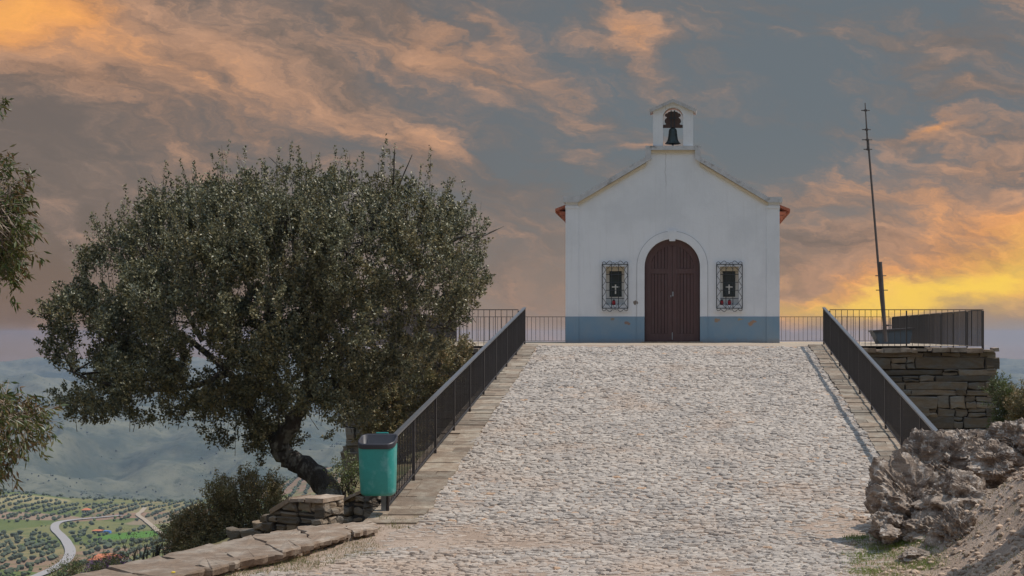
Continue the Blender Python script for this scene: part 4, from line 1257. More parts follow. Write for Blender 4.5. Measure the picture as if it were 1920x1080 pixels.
rock('rock', 'small stone lying in grass left of the low flat rock', [(PR(1668, 1000, 17.6), (0.15, 0.2, 0.09), 12, 4, 0.3)], group='rocks at the right')
rock('boulder', 'shaded boulder just beyond the right edge of the dirt bank', [((4.35, 15.1, -0.75), (0.55, 0.9, 0.95), 14, 5, 0.28)], 'rock')
# loose stones on the bank: small scree
def scree(name, n, area, smin, smax, m, seed):
    r_ = np.random.default_rng(seed); base, bf = rock_arrays((0, 0, 0), (1, 1, 0.6), seed, 1, 0.3, strata=0.0)
    base = np.array(base); bf = np.array(bf); Vs = []; Fs = []
    x = r_.uniform(area[0], area[1], n); y = r_.uniform(area[2], area[3], n)
    k = area[4](x, y); x, y = x[k], y[k]; n = len(x)
    s = smin * (smax / smin) ** (r_.random(n) ** 3); z = gz(x, y) + (fbm(x * 1.3, y * 1.3, 4) - 0.5) * 0.06
    a = r_.uniform(0, 6.28, n); bx_, by_, bz_ = base.T
    X = x[:, None] + s[:, None] * (bx_ * np.cos(a)[:, None] - by_ * 0.7 * np.sin(a)[:, None])
    Y = y[:, None] + s[:, None] * (bx_ * np.sin(a)[:, None] + by_ * 0.7 * np.cos(a)[:, None])
    Z = z[:, None] + s[:, None] * (bz_ * 0.8 + 0.1)
    V = np.stack([X, Y, Z], -1).reshape(-1, 3); Fq = (np.arange(n)[:, None, None] * len(base) + bf[None]).reshape(-1, 3)
    o = np_mesh(name, V, Fq, m); tag(o, None, None, None, 'stuff'); return o


M['gravel'] = mat('gravel_stone', (0.36, 0.26, 0.185), 0.9, var=0.4, scale=3, island=0.5)
g1 = scree('gravel', 14000, (2.0, 6.5, 13, 20.5, lambda x, y: x > 2.4 + 0.3 * np.sin(y * 3)), 0.006, 0.075, M['gravel'], 3)
tag(g1, 'loose gravel and stone chips on the dirt bank at the right', 'gravel')
g2 = scree('gravel', 9000, (-6.2, 3.2, 13, 20.5, lambda x, y: (fbm(x * 0.6 + 9, y * 0.6, 4) > 0.5) & (x > np.interp(y, [13, 15, 19], [-5.9, -5.4, -4.0]))), 0.006, 0.022, M['gravel'], 4)
tag(g2, 'small chippings scattered over the worn paving in the foreground', 'gravel')


# ------------------------------------------------------------------ foliage
def unit(a): return a / np.maximum(np.linalg.norm(a, axis=-1, keepdims=True), 1e-9)


def leaf_quads(p, d, L, Wd, r_, droop=0.0):
    """rhombic leaves folded along the midrib: 4 verts, 1 quad each"""
    n = len(p); d = unit(d + np.array([0, 0, -droop]))
    s = unit(np.cross(d, unit(r_.normal(size=(n, 3)))))
    nn = np.cross(d, s)
    L = L * r_.uniform(0.65, 1.25, n)[:, None]; Wd = Wd * r_.uniform(0.7, 1.2, n)[:, None]
    a = p; b = p + d * L * 0.45 + s * Wd / 2 + nn * Wd * 0.12; c = p + d * L; e = p + d * L * 0.45 - s * Wd / 2 + nn * Wd * 0.12
    V = np.stack([a, b, c, e], 1).reshape(-1, 3)
    return V


def foliage(lobes, n_twig, per, L, Wd, tl, r_, up=0.6, outw=0.7, inner=0.25, droop=0.0, spread=0.06, floor=None, keep_out=0.72, hole=-0.30, hs=1.5):
    """lobes: (center, radii). Returns leaf verts and the list of twigs"""
    C_ = np.array([l[0] for l in lobes]); R_ = np.array([l[1] for l in lobes])
    area = (R_[:, 0] * R_[:, 2]) ** 1.0; pr = area / area.sum()
    Ps = []; Ds = []
    tries = 0
    while sum(len(q) for q in Ps) < n_twig and tries < 60:
        tries += 1
        k = r_.choice(len(lobes), n_twig, p=pr); d = unit(r_.normal(size=(n_twig, 3)))
        rad = np.where(r_.random(n_twig) < inner, r_.uniform(0.3, 0.85, n_twig), r_.uniform(0.85, 1.02, n_twig))
        p = C_[k] + d * R_[k] * rad[:, None]
        # drop points deep inside another lobe (unless they are meant as inner fill)
        e = np.linalg.norm((p[:, None] - C_[None]) / R_[None], axis=2).min(1)
        ok = (e > keep_out) | (r_.random(n_twig) < inner * 0.6)
        # holes: gaps in the crown
        h = np.array([mnoise.noise(Vector(q) * hs) for q in p])
        ok &= h > hole
        if floor is not None: ok &= p[:, 2] > floor
        Ps.append(p[ok]); Ds.append(d[ok])
    p = np.concatenate(Ps)[:n_twig]; d = np.concatenate(Ds)[:n_twig]; n = len(p)
    td = unit(d * outw + np.array([0, 0, up]) + r_.normal(size=(n, 3)) * 0.35)
    ln = tl * r_.uniform(0.5, 1.4, n)
    t = r_.random((n, per)) ** 0.8
    bend = r_.normal(size=(n, 1, 3)) * 0.12
    q = p[:, None] + td[:, None] * (t * ln[:, None])[..., None] + bend * (t ** 2)[..., None] * tl + r_.normal(size=(n, per, 3)) * spread * (1.15 - t * 0.85)[..., None]
    ld = unit(td[:, None] * 0.6 + r_.normal(size=(n, per, 3)) * 0.75)
    V = leaf_quads(q.reshape(-1, 3), ld.reshape(-1, 3), L, Wd, r_, droop)
    return V, p, td, ln


def leaf_mesh(name, V, m, parent=None):
    Q = np.arange(len(V)).reshape(-1, 4)
    return np_mesh(name, V, Q, m, parent)


def branch(mb, pts, r0, r1, n=8, wob=0.04):
    """tapered limb through points, subdivided with a little wobble"""
    pts = [Vector(p) for p in pts]; out = []; m = 5
    for i_ in range(len(pts) - 1):
        p0, p1, p2, p3 = pts[max(i_ - 1, 0)], pts[i_], pts[i_ + 1], pts[min(i_ + 2, len(pts) - 1)]
        for k in range(m):
            t = k / m
            q = 0.5 * ((2 * p1) + (p2 - p0) * t + (2 * p0 - 5 * p1 + 4 * p2 - p3) * t * t + (3 * p1 - p0 - 3 * p2 + p3) * t ** 3)
            out.append(q + Vector([rnd.uniform(-wob, wob) * r0 * 4 for _ in range(3)]) * (0 if not out else 1))
    out.append(pts[-1]); N = len(out) - 1
    mb.tube(out, [(r0 + (r1 - r0) * (i_ / N) ** 0.8) * (1 + rnd.uniform(-0.10, 0.13)) for i_ in range(N + 1)], n)


# --- holm oak
YT = 24.0
def T(px, py, dY=0.0): return P(px, py, YT + dY)
oak = thing('holm_oak', 'big spreading evergreen oak with a crooked trunk left of the ramp', 'tree', T(622, 936))
lob = [(175, 640, 88, 92, 0.3), (190, 725, 78, 62, -0.6), (235, 545, 85, 95, 0.9), (290, 640, 105, 120, -1.0), (325, 470, 85, 90, 0.2), (372, 395, 70, 62, 1.1),
       (345, 575, 100, 100, -1.3), (300, 745, 85, 55, 0.6), (410, 690, 100, 105, -0.5), (430, 520, 105, 100, -1.2), (455, 395, 85, 75, 0.2), (545, 365, 88, 68, 0.8),
       (560, 465, 110, 95, -1.2), (500, 600, 110, 110, -1.4), (440, 790, 62, 55, 0.2), (500, 780, 60, 60, 0.8), (640, 390, 85, 75, -0.3), (600, 600, 100, 100, 0.9),
       (670, 505, 105, 100, -1.0), (735, 400, 78, 72, 0.5), (800, 420, 66, 72, 0.2), (850, 445, 50, 55, 0.8), (790, 520, 88, 88, -0.6), (700, 610, 95, 90, -0.9), (850, 540, 50, 60, 0.1),
       (790, 610, 62, 55, 0.4), (660, 690, 75, 60, -0.3), (745, 680, 60, 55, 0.2), (560, 700, 85, 80, -0.8), (605, 745, 55, 45, -1.0), (655, 765, 34, 40, -0.8), (510, 830, 34, 26, 0.6), (150, 770, 30, 22, 0.0), (120, 600, 30, 40, 0.3), (280, 790, 30, 22, -0.2)]
lobes = []
for px, py, rx, ry, dY in lob:
    py += 34 * max(0, min(1, (520 - py) / 120)); px += 18 * max(0, min(1, (330 - px) / 150))
    Yc = YT + dY; s_ = F / Yc; c = P(px, py, Yc)
    rx *= 0.94; ry *= 0.95
    lobes.append(((c.x, c.y, c.z), (rx / s_, 0.85 + 0.35 * rx / s_, ry / s_)))
r1 = np.random.default_rng(5)
Va, tp, td, tl_ = foliage(lobes, 3600, 72, 0.056, 0.034, 0.34, r1, up=0.9, outw=0.5, inner=0.22, spread=0.05, hole=0.0, hs=1.9)
# long upright shoots along the top of the crown
top_l = [l for l, q in zip(lobes, lob) if q[1] < 560]
Vb, tp2, td2, tl2 = foliage(top_l, 460, 66, 0.048, 0.028, 0.68, r1, up=1.6, outw=0.35, inner=0.0, spread=0.03, keep_out=0.95)
leaf_mesh('crown', np.concatenate([Va, Vb]), M['oak'], oak)
mb = MB()
branch(mb, [T(630, 965, 0), T(612, 915, 0), T(575, 880, 0.1), T(540, 858, 0.1), T(524, 835, 0.0), T(548, 795, 0), T(572, 745, 0), T(585, 690, 0.1), T(578, 620, 0.2), T(560, 520, 0.2), T(545, 420, 0.3)], 0.235, 0.05, 12, 0.03)
mb.build('trunk', M['bark'], oak, True)
mb = MB()
for pts, a, b in (([T(572, 745), T(610, 690, -0.2), T(650, 632, -0.3), T(720, 570, -0.3), T(800, 500, -0.2), T(860, 440, 0.1)], 0.10, 0.02),
                  ([T(532, 845), T(480, 790, 0.3), T(430, 700, 0.4), T(330, 620, 0.3), T(220, 590, 0.2)], 0.11, 0.02),
                  ([T(582, 690), T(520, 600, 0.2), T(440, 500, 0.2), T(380, 410, 0.5)], 0.09, 0.018),
                  ([T(584, 660), T(640, 560, 0.4), T(690, 440, 0.2), T(740, 380, 0.3)], 0.08, 0.015),
                  ([T(560, 770), T(600, 740, -0.4), T(640, 735, -0.5), T(690, 690, -0.5)], 0.06, 0.012),
                  ([T(430, 700, 0.4), T(330, 730, 0.0), T(200, 720, -0.3), T(120, 690, -0.3)], 0.06, 0.012),
                  ([T(380, 640, 0.3), T(300, 500, 0), T(260, 440, 0)], 0.05, 0.012),
                  ([T(575, 570, 0.2), T(610, 450, -0.4), T(600, 360, -0.2)], 0.05, 0.01),
                  ([T(720, 570, -0.3), T(800, 600, 0.1), T(850, 620, 0.1)], 0.035, 0.008)):
    branch(mb, pts, a, b, 7)
    # side limbs reaching into the crown
    for q in range(9):
        k = rnd.randrange(1, len(pts)); p = Vector(pts[k]).lerp(Vector(pts[k - 1]), rnd.random())
        e = p + Vector((rnd.uniform(-0.8, 0.8), rnd.uniform(-0.8, 0.8), rnd.uniform(-0.1, 0.9)))
        branch(mb, [p, p.lerp(e, 0.5) + Vector((0, 0, rnd.uniform(-0.1, 0.1))), e], b * 1.3 + 0.008, 0.005, 5)
for k in range(0, len(tp), 4):
    a = Vector(tp[k]); d = Vector(td[k]); mb.tube([a - d * 0.25, a + d * tl_[k] * 0.8], [0.006, 0.003], 3, False)
for k in range(0, len(tp2)):
    a = Vector(tp2[k]); d = Vector(td2[k]); mb.tube([a - d * 0.2, a + d * tl2[k] * 0.9], [0.006, 0.002], 3, False)
mb.build('limb', M['bark'], oak)


def bush(name, label, lb, Y, n_twig, per, m, seed, L=0.035, Wd=0.018, tl=0.22, dep=0.5, group=None, base=None, cat='bush', up=0.7, stems=7):
    r_ = np.random.default_rng(seed); s_ = F / Y; ll = []
    for px, py, rx, ry in lb:
        dY = r_.uniform(-0.3, 0.3); c = P(px, py, Y + dY); ll.append(((c.x, c.y, c.z), (rx / s_, max(rx / s_ * 0.9, dep * 0.6), ry / s_)))
    px0 = sum(q[0] for q in lb) / len(lb); by_ = base or max(q[1] + q[3] for q in lb)
    foot = P(px0, by_, Y); t = thing(name, label, cat, foot, group)
    V, tp_, td_, tl_2 = foliage(ll, n_twig, per, L, Wd, tl, r_, up=up, spread=0.05)
    leaf_mesh('foliage', V, M[m], t)
    mb = MB(); rr_ = random.Random(seed)
    for k in range(stems):
        l = rr_.choice(ll); e = Vector(l[0]) + Vector((rr_.uniform(-.5, .5) * l[1][0], rr_.uniform(-.4, .4) * l[1][1], rr_.uniform(-.2, .7) * l[1][2]))
        b0 = foot + Vector((rr_.uniform(-0.08, 0.08), rr_.uniform(-0.08, 0.08), -0.3))
        branch(mb, [b0, b0.lerp(e, 0.5) + Vector((rr_.uniform(-.15, .15), 0, 0.05)), e], 0.028, 0.007, 5)
    for k in range(0, len(tp_), 3):
        a = Vector(tp_[k]); d = Vector(td_[k]); mb.tube([a - d * 0.2, a + d * tl_2[k] * 0.8], [0.005, 0.002], 3, False)
    mb.build('stem', M['bark'], t)
    return t


bush('bush', 'taller rounded dark bush beyond the slab parapet, on the right of the pair', [(470, 935, 42, 38), (490, 960, 30, 36), (450, 965, 32, 40), (440, 1000, 34, 34), (480, 1000, 34, 30)], 23.0, 420, 70, 'shrub', 21, group='bushes beyond the parapet', base=1040)
bush('bush', 'narrower dark bush beyond the slab parapet, on the left of the pair', [(385, 965, 32, 50), (405, 925, 14, 18), (375, 1010, 38, 38), (350, 1010, 20, 24)], 22.5, 340, 70, 'shrub', 22, group='bushes beyond the parapet', base=1045)
bush('bush', 'brownish bush growing against the left terrace wall behind the ramp railing', [(820, 700, 42, 42), (770, 740, 48, 48), (720, 770, 45, 45), (740, 820, 50, 40), (690, 740, 34, 40), (850, 680, 26, 30)], 33.0, 560, 60, 'shrub', 23, L=0.06, Wd=0.034, tl=0.34, group='bushes by the left terrace wall', base=880)
bush('bush', 'sparse twiggy bush behind the litter bin', [(650, 890, 20, 18), (668, 900, 16, 18)], 21.6, 60, 30, 'shrub_green', 24, group='bushes by the left terrace wall', base=930)
bush('bush', 'low bush on the terrace edge where the front railing meets the oak', [(800, 655, 30, 14), (850, 655, 26, 9)], 36.6, 120, 40, 'shrub', 25, L=0.05, Wd=0.03, group='bushes by the left terrace wall', base=672)
bush('shrub', 'light green shrub behind the right corner of the stone wall', [(1882, 772, 22, 32), (1900, 785, 26, 30), (1872, 745, 12, 20)], 33.5, 300, 60, 'shrub_green', 26, L=0.05, Wd=0.022, tl=0.3, base=850, group='shrubs by the right wall corner')
bush('shrub', 'browner shrub at the right edge of the picture beyond the stone wall', [(1915, 765, 18, 26), (1935, 775, 26, 34)], 32.5, 200, 60, 'shrub', 27, L=0.05, Wd=0.022, tl=0.3, base=850, group='shrubs by the right wall corner')
bush('heather', 'purple flowering heather behind the parapet at lower left', [(185, 1068, 28, 10), (215, 1062, 16, 9)], 21.0, 90, 40, 'purple', 28, L=0.018, Wd=0.012, tl=0.10, base=1100, cat='shrub', dep=0.3)
bush('shrub', 'yellow-green tuft in front of the farmhouse with the big orange roof', [(208, 1076, 20, 13), (186, 1080, 14, 9)], 21.5, 110, 50, 'shrub_green', 29, L=0.04, Wd=0.008, tl=0.20, base=1100, up=1.6, group='plants behind the parapet')
bush('shrub', 'bare brownish twiggy shrub behind the middle of the parapet', [(262, 1035, 30, 22), (300, 1030, 22, 18)], 22.0, 120, 12, 'shrub', 30, L=0.02, Wd=0.01, tl=0.25, base=1080, up=1.2, group='plants behind the parapet', stems=14)
bush('shrub', 'small dark shrub left of the pair of bushes by the parapet', [(335, 1010, 18, 20), (350, 1030, 20, 18)], 22.3, 120, 50, 'shrub', 31, base=1060, group='plants behind the parapet')
bush('shrub', 'tiny green shrub at the left end of the purple heather', [(140, 1066, 16, 14), (125, 1076, 16, 12)], 21.2, 70, 40, 'shrub_green', 32, L=0.02, Wd=0.012, tl=0.16, base=1100, group='plants behind the parapet')

# --- gum tree whose branches enter at the left edge
YG = 12.5
gum = thing('gum_tree', 'tree with long narrow leaves reaching in at the left edge', 'tree', (-7.9, YG + 0.3, -4.5))
gl_ = []
for px, py, rx, ry, dY in ((-15, 360, 48, 62, 0), (-25, 450, 60, 60, 0.2), (5, 415, 40, 50, -0.2), (-10, 490, 44, 38, 0), (-38, 560, 34, 30, 0.1), (-32, 175, 24, 18, 0.1),
                           (12, 795, 56, 48, -0.1), (48, 795, 34, 38, 0.1), (0, 845, 44, 34, 0), (-50, 800, 50, 70, 0.2), (-150, 450, 70, 220, 0.3), (-330, 120, 150, 130, 0.3), (-420, 320, 130, 150, 0.5), (-300, -20, 130, 100, 0.2)):
    px -= 12; c = P(px, py, YG + dY); s_ = F / YG; gl_.append(((c.x, c.y, c.z), (rx / s_, 0.28, ry / s_)))
r2 = np.random.default_rng(8)
V, gp, gd, gln = foliage(gl_, 3000, 18, 0.085, 0.020, 0.20, r2, up=-0.15, outw=0.6, inner=0.25, droop=0.75, spread=0.035, keep_out=0.7)
leaf_mesh('crown', V, M['gum'], gum)
mb = MB(); G = lambda px, py, d=0.2: P(px, py, YG + d)
branch(mb, [(-7.9, YG + 0.3, -5.2), (-7.85, YG + 0.3, -2.5), (-7.7, YG + 0.3, 0.0), (-7.6, YG + 0.3, 2.6)], 0.17, 0.06, 12)
mb.build('trunk', M['bark_pale'], gum, True)
mb = MB()
for pts in ([(-7.8, YG + 0.3, -1.4), G(-80, 800), G(0, 850, 0), G(50, 858, 0)], [(-7.8, YG + 0.3, -1.2), G(-60, 780), G(20, 770, 0), G(60, 790, 0)], [(-7.7, YG + 0.3, 0.2), G(-80, 480), G(0, 400, 0), G(20, 340, 0)],
            [(-7.7, YG + 0.3, 0.0), G(-60, 560), G(0, 520, 0)], [(-7.6, YG + 0.3, 1.5), G(-90, 220), G(-5, 180, 0)]): branch(mb, pts, 0.03, 0.006, 6)
for k in range(0, len(gp)):
    a = Vector(gp[k]); d = Vector(gd[k]); mb.tube([a - d * 0.15, a + d * gln[k]], [0.005, 0.002], 3, False)
mb.build('limb', M['bark_pale'], gum)

# --- grass and dry weeds
def blades(name, label, pts, n_per, h, m, seed, spread=0.08, zf_=None):
    r_ = np.random.default_rng(seed); pts = np.array(pts); n = len(pts) * n_per
    p = np.repeat(pts, n_per, 0) + r_.normal(size=(n, 2)) * spread
    z = gz(p[:, 0], p[:, 1]) if zf_ is None else zf_(p)
    b = np.stack([p[:, 0], p[:, 1], z - 0.01], 1)
    d = unit(r_.normal(size=(n, 3)) * np.array([0.5, 0.5, 0.15]) + np.array([0, 0, 1.0]))
    V = leaf_quads(b, d, h, h * 0.10, r_)
    o = leaf_mesh(name, V, M[m]); tag(o, label, 'grass', None, 'stuff'); return o


def zone(px0, px1, py0, py1, n, seed, cond=None):
    r_ = random.Random(seed); out = []
    while len(out) < n:
        px, py = r_.uniform(px0, px1), r_.uniform(py0, py1); x, y = at_z(px, py, -2.66)
        if cond and not cond(px, py): continue
        out.append((x, y))
    return out


gp_ = zone(1600, 1760, 985, 1075, 60, 1, lambda a, b: b > 985 + abs(a - 1690) * 0.2)
blades('grass', 'short green grass at the foot of the rock outcrop', gp_, 110, 0.06, 'green_grass', 2, 0.10)
wp = []
for k in range(len(frnt) - 1):
    for q in range(34):
        t_ = rnd.random(); px = frnt[k][0] + (frnt[k + 1][0] - frnt[k][0]) * t_; py = frnt[k][1] + (frnt[k + 1][1] - frnt[k][1]) * t_ + rnd.uniform(10, 46)
        wp.append(at_z(px, py, -2.70))
blades('grass', 'dry brown weeds along the foot of the slab parapet', wp, 22, 0.05, 'grass', 4, 0.08)
wp2 = [(-4.0 + rnd.uniform(-0.3, 0.3), 19.7 + rnd.uniform(-0.4, 0.3)) for _ in range(14)]
blades('grass', 'thin tufts around the post of the litter bin', wp2, 16, 0.07, 'grass', 5, 0.05)
bk = [(rnd.uniform(2.7, 4.6), rnd.uniform(13.5, 18)) for _ in range(70)]
blades('grass', 'dry grass tufts on the dirt bank at the right', bk, 26, 0.06, 'grass', 6, 0.07)
wd_ = [(rnd.uniform(-4.5, 2.4), 14 + 7.5 * rnd.random()) for _ in range(75)]
blades('grass', 'sparse weeds growing in the joints of the paving', wd_, 12, 0.030, 'grass', 9, 0.06)
# yellow flower by the parapet
fx, fy = at_z(325, 1078, -2.60); fl = thing('flower', 'single small yellow flower at the foot of the parapet', 'flower', (fx, fy, -2.72))
mb = MB(); mb.tube([(fx, fy, -2.74), (fx + 0.01, fy, -2.66), (fx, fy, -2.585)], 0.003, 5); mb.build('stem', M['grass'], fl)
mb = MB(); mb.lathe((fx, fy, -2.58), [(0, 0), (0.012, 0.002), (0.024, 0.010), (0.014, 0.016), (0, 0.014)], 9); mb.build('petal', M['yellow'], fl)

# ------------------------------------------------------------------ valley: road, track, houses, olive groves
def strip(name, pts, w, m, dz_=0.5):
    P3 = [Vector(HIT(*p)) for p in pts]; out = []
    for i_ in range(len(P3) - 1):
        p0, p1, p2, p3 = P3[max(i_ - 1, 0)], P3[i_], P3[i_ + 1], P3[min(i_ + 2, len(P3) - 1)]
        for k in range(10):
            t = k / 10; out.append(0.5 * ((2 * p1) + (p2 - p0) * t + (2 * p0 - 5 * p1 + 4 * p2 - p3) * t * t + (3 * p1 - p0 - 3 * p2 + p3) * t ** 3))
    out.append(P3[-1]); v = []; f = []
    for i_, p in enumerate(out):
        d = (out[min(i_ + 1, len(out) - 1)] - out[max(i_ - 1, 0)]); d.z = 0; d.normalize(); s_ = Vector((d.y, -d.x, 0))
        for q in (-1, -0.34, 0.34, 1):
            c = p + s_ * q * w / 2; v.append((c.x, c.y, float(HZ(c.x, c.y)) + dz_))
    for i_ in range(len(out) - 1):
        for k in range(3): a = i_ * 4 + k; f.append((a, a + 1, a + 5, a + 4))
    mb = MB(); mb.add(v, f); o = mb.build(name, m, None, True); o['kind'] = 'structure'; return [(q.x, q.y) for q in out]


road_pts = strip('road', [(20, 1098), (75, 1080), (118, 1058), (132, 1038), (126, 1020), (114, 1005), (103, 993), (108, 982), (138, 976), (180, 972), (229, 967.5)], 5.2, M['road'], 0.7)
track_pts = strip('dirt_track', [(330, 1022), (300, 1000), (276, 980), (259, 967), (266, 960), (272, 953)], 3.4, M['track'], 0.7)


def house(label, px, py, w, d, h, rh, rz=0.0, wall_m='house'):
    x, y, z = HIT(px, py); z -= 0.5
    t = thing('farmhouse', label, 'house', (x, y, z), 'farm buildings in the valley')
    cr, sr = math.cos(rz), math.sin(rz)
    R_ = lambda p: (x + p[0] * cr - p[1] * sr, y + p[0] * sr + p[1] * cr, z + p[2])
    v = [R_(p) for p in ((-w/2, -d/2, 0), (w/2, -d/2, 0), (w/2, d/2, 0), (-w/2, d/2, 0), (-w/2, -d/2, h), (w/2, -d/2, h), (w/2, d/2, h), (-w/2, d/2, h))]
    mb = MB(); mb.add(v, [(0, 1, 5, 4), (1, 2, 6, 5), (2, 3, 7, 6), (3, 0, 4, 7), (4, 5, 6, 7)]); mb.build('wall', M[wall_m], t)
    o_ = 0.5
    v = [R_(p) for p in ((-w/2-o_, -d/2-o_, h), (w/2+o_, -d/2-o_, h), (w/2+o_, d/2+o_, h), (-w/2-o_, d/2+o_, h), (-w/2+d*0.35, 0, h+rh), (w/2-d*0.35, 0, h+rh))]
    mb = MB(); mb.add(v, [(0, 1, 5, 4), (1, 2, 5), (2, 3, 4, 5), (3, 0, 4), (3, 2, 1, 0)]); mb.build('roof', M['farroof'], t)
    for fx_ in (-0.3, 0.05, 0.32):
        mb = MB(); q = [R_(p) for p in ((fx_*w-0.5, -d/2-0.06, 0.9), (fx_*w+0.5, -d/2-0.06, 0.9), (fx_*w+0.5, -d/2-0.06, min(2.2, h*0.8)), (fx_*w-0.5, -d/2-0.06, min(2.2, h*0.8)))]
        q += [R_(p) for p in ((fx_*w-0.5, -d/2+0.1, 0.9), (fx_*w+0.5, -d/2+0.1, 0.9), (fx_*w+0.5, -d/2+0.1, min(2.2, h*0.8)), (fx_*w-0.5, -d/2+0.1, min(2.2, h*0.8)))]
        mb.add(q, [(0, 1, 2, 3), (7, 6, 5, 4), (0, 4, 5, 1), (1, 5, 6, 2), (2, 6, 7, 3), (3, 7, 4, 0)]); mb.build('window', M['glass'], t)
    return t, (x, y)


HS = []
HS.append(house('long farmhouse with a broad orange roof, nearest in the valley', 199, 1058, 13, 9, 3.2, 2.2, 0.12)[1])
HS.append(house('small hut with an orange roof alone in the olive grove', 162, 961, 5.2, 4.5, 2.6, 1.3, 0.0)[1])
HS.append(house('low shed with a dark front and orange roof by the green crop field', 183, 999, 5.2, 3.6, 2.0, 0.7, -0.1, 'bluebox')[1])
x, y, z = HIT(201, 1000)
wt = thing('tarpaulin_stack', 'bright blue covered stack beside the low shed in the valley', 'stack', (x, y, z))
mb = MB(); mb.add([(x - 2.2, y - 1.5, z), (x + 2.2, y - 1.5, z), (x + 2.0, y - 1.3, z + 1.5), (x - 1.8, y - 1.3, z + 1.8), (x - 2.2, y + 1.5, z), (x + 2.2, y + 1.5, z), (x + 2.0, y + 1.3, z + 1.5), (x - 1.8, y + 1.3, z + 1.8)],
       [(0, 1, 2, 3), (7, 6, 5, 4), (0, 4, 5, 1), (1, 5, 6, 2), (2, 6, 7, 3), (3, 7, 4, 0)]); mb.build('tarpaulin', mat('blue_tarpaulin', (0.08, 0.2, 0.5), 0.6, var=0.2, scale=1), wt)
HS.append((x, y))


def crown_low(seed, sub=2):
    V, F_ = rock_arrays((0, 0, 0.9), (1.0, 1.0, 0.85), seed, sub, 0.42, strata=0.0); return np.array(V), np.array(F_)


def near_path(x, y, pts, d): return any((x - a) ** 2 + (y - b) ** 2 < d * d for a, b in pts)


protos = []
for k in range(4):
    V, Fq = crown_low(40 + k); protos.append((V, Fq))
cand = []
ro = random.Random(3)
ang = math.radians(12); ca, sa = math.cos(ang), math.sin(ang)
for iu in range(-110, 110):
    for iv in range(0, 150):
        u = iu * 11.0; v = 480 + iv * 8.5
        x = u - v * 0.16 - 150 + ro.uniform(-1.0, 1.0) + 3.0 * math.sin(v / 70); y = v + ro.uniform(-1.3, 1.3)
        px = HX + F * x / y
        if px < -60 or px > 720 or y > 1420: continue
        n_ = float(fbm(np.array([x / 45.0]), np.array([y / 60.0]), 3)[0])
        if n_ > 0.55 or ro.random() < 0.08: continue
        if near_path(x, y, road_pts, 6.5) or near_path(x, y, track_pts, 5) or near_path(x, y, HS, 9): continue
        gx1, gy1 = HIT(250, 1003)[:2] if not cand else (GX, GY)
        GX, GY = gx1, gy1
        if ((x - GX) / 20) ** 2 + ((y - GY) / 38) ** 2 < 0.9: continue
        z = float(HZ(x, y)); py = HY - F * z / y
        cand.append((x, y, z, px, py))
vis = [c for c in cand if 0 < c[3] < 345 and 915 < c[4] < 1078 and (c[4] < 1085 - (c[3] - 120) * 0.25)]
vis.sort(key=lambda c: c[1]); chosen = set(id(c) for c in vis[:290])
meshes = []
for k, (V, Fq) in enumerate(protos):
    me = bpy.data.meshes.new('olive_tree'); me.from_pydata(V.tolist(), [], Fq.tolist()); me.materials.append(M['olive']); meshes.append(me)
for c in cand:
    if id(c) in chosen:
        o = bpy.data.objects.new('olive_tree', ro.choice(meshes)); COL.objects.link(o)
        s_ = ro.uniform(1.0, 1.75); o.location = (c[0], c[1], c[2] - 0.1); o.scale = (s_, s_, s_ * ro.uniform(0.9, 1.15)); o.rotation_euler = (0, 0, ro.uniform(0, 6.28))
        tag(o, 'small round grey-green olive tree in the valley groves', 'tree', 'olive trees in the valley')
# the rest of the groves and the scrub of the far slopes
def merged(name, label, items, m, cat):
    Vs = []; Fs = []; n0 = 0
    for (x, y, z, s_, k) in items:
        V, Fq = protos[k]; Vs.append(V * np.array([s_, s_, s_ * 0.95]) + np.array([x, y, z])); Fs.append(Fq + n0); n0 += len(V)
    o = np_mesh(name, np.concatenate(Vs), np.concatenate(Fs), m); tag(o, label, cat, None, 'stuff')


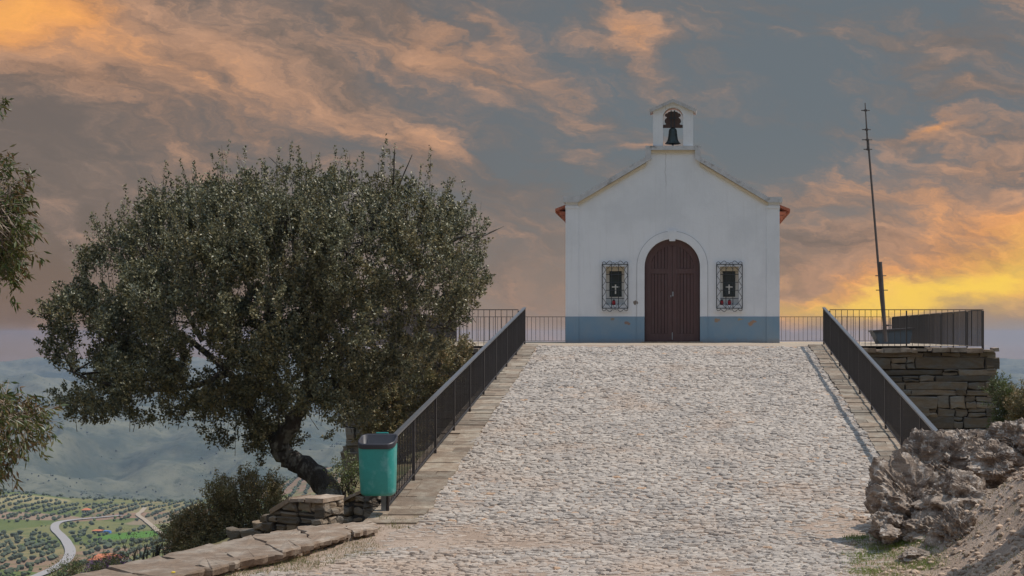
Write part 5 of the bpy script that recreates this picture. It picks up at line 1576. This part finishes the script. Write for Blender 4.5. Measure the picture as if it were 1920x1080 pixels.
merged('olive_grove', 'olive groves carpeting the farther part of the valley', [(c[0], c[1], c[2] - 0.1, ro.uniform(1.0, 1.8), ro.randrange(4)) for c in cand if id(c) not in chosen], M['olive'], 'olive grove')
sc_ = []
for _ in range(3000):
    px = ro.uniform(-80, 760); py = 700 + 250 * ro.random() ** 0.7
    Y_ = ro.uniform(1750, 3300); X_ = (px - HX) / F * Y_
    if float(fbm(np.array([X_ / 220.0]), np.array([Y_ / 220.0]), 4)[0]) < 0.46: continue
    sc_.append((X_, Y_, float(HZ(X_, Y_)), ro.uniform(0.6, 1.5) * (1.6 if ro.random() < 0.06 else 1), ro.randrange(4)))
merged('scrub', 'dark scrub dotted over the far hillsides', sc_, M['far_scrub'], 'scrub')
sc_ = []     # hedges and scrub between the near fields
for _ in range(2600):
    px = ro.uniform(-40, 700); Y_ = 560 * (1400 / 560) ** ro.random(); X_ = (px - HX) / F * Y_
    n_ = float(fbm(np.array([X_ / 30.0 + 40]), np.array([Y_ / 55.0 + 9]), 4)[0])
    if n_ < 0.56 or near_path(X_, Y_, road_pts, 5.5) or near_path(X_, Y_, track_pts, 4) or near_path(X_, Y_, HS, 8): continue
    sc_.append((X_, Y_, float(HZ(X_, Y_)), ro.uniform(0.5, 1.3), ro.randrange(4)))
merged('hedge_scrub', 'green hedges and scrub between the valley fields', sc_, M['scrub'], 'scrub')

# ------------------------------------------------------------------ haze
mb = MB(); mb.bb(-4750, 4750, -4750, 4750, -420, 9.6)
hz_ = mb.build('haze', None); hz_['kind'] = 'stuff'; tag(hz_, 'blue haze over the valley', 'haze')
m = bpy.data.materials.new('haze'); m.use_nodes = True; nt = m.node_tree; nt.nodes.clear()
pv = nt.nodes.new('ShaderNodeVolumePrincipled'); pv.inputs['Color'].default_value = (0.49, 0.61, 0.85, 1); pv.inputs['Density'].default_value = 0.000145
pv.inputs['Anisotropy'].default_value = 0.2
out = nt.nodes.new('ShaderNodeOutputMaterial'); nt.links.new(pv.outputs[0], out.inputs['Volume'])
hz_.data.materials.append(m)
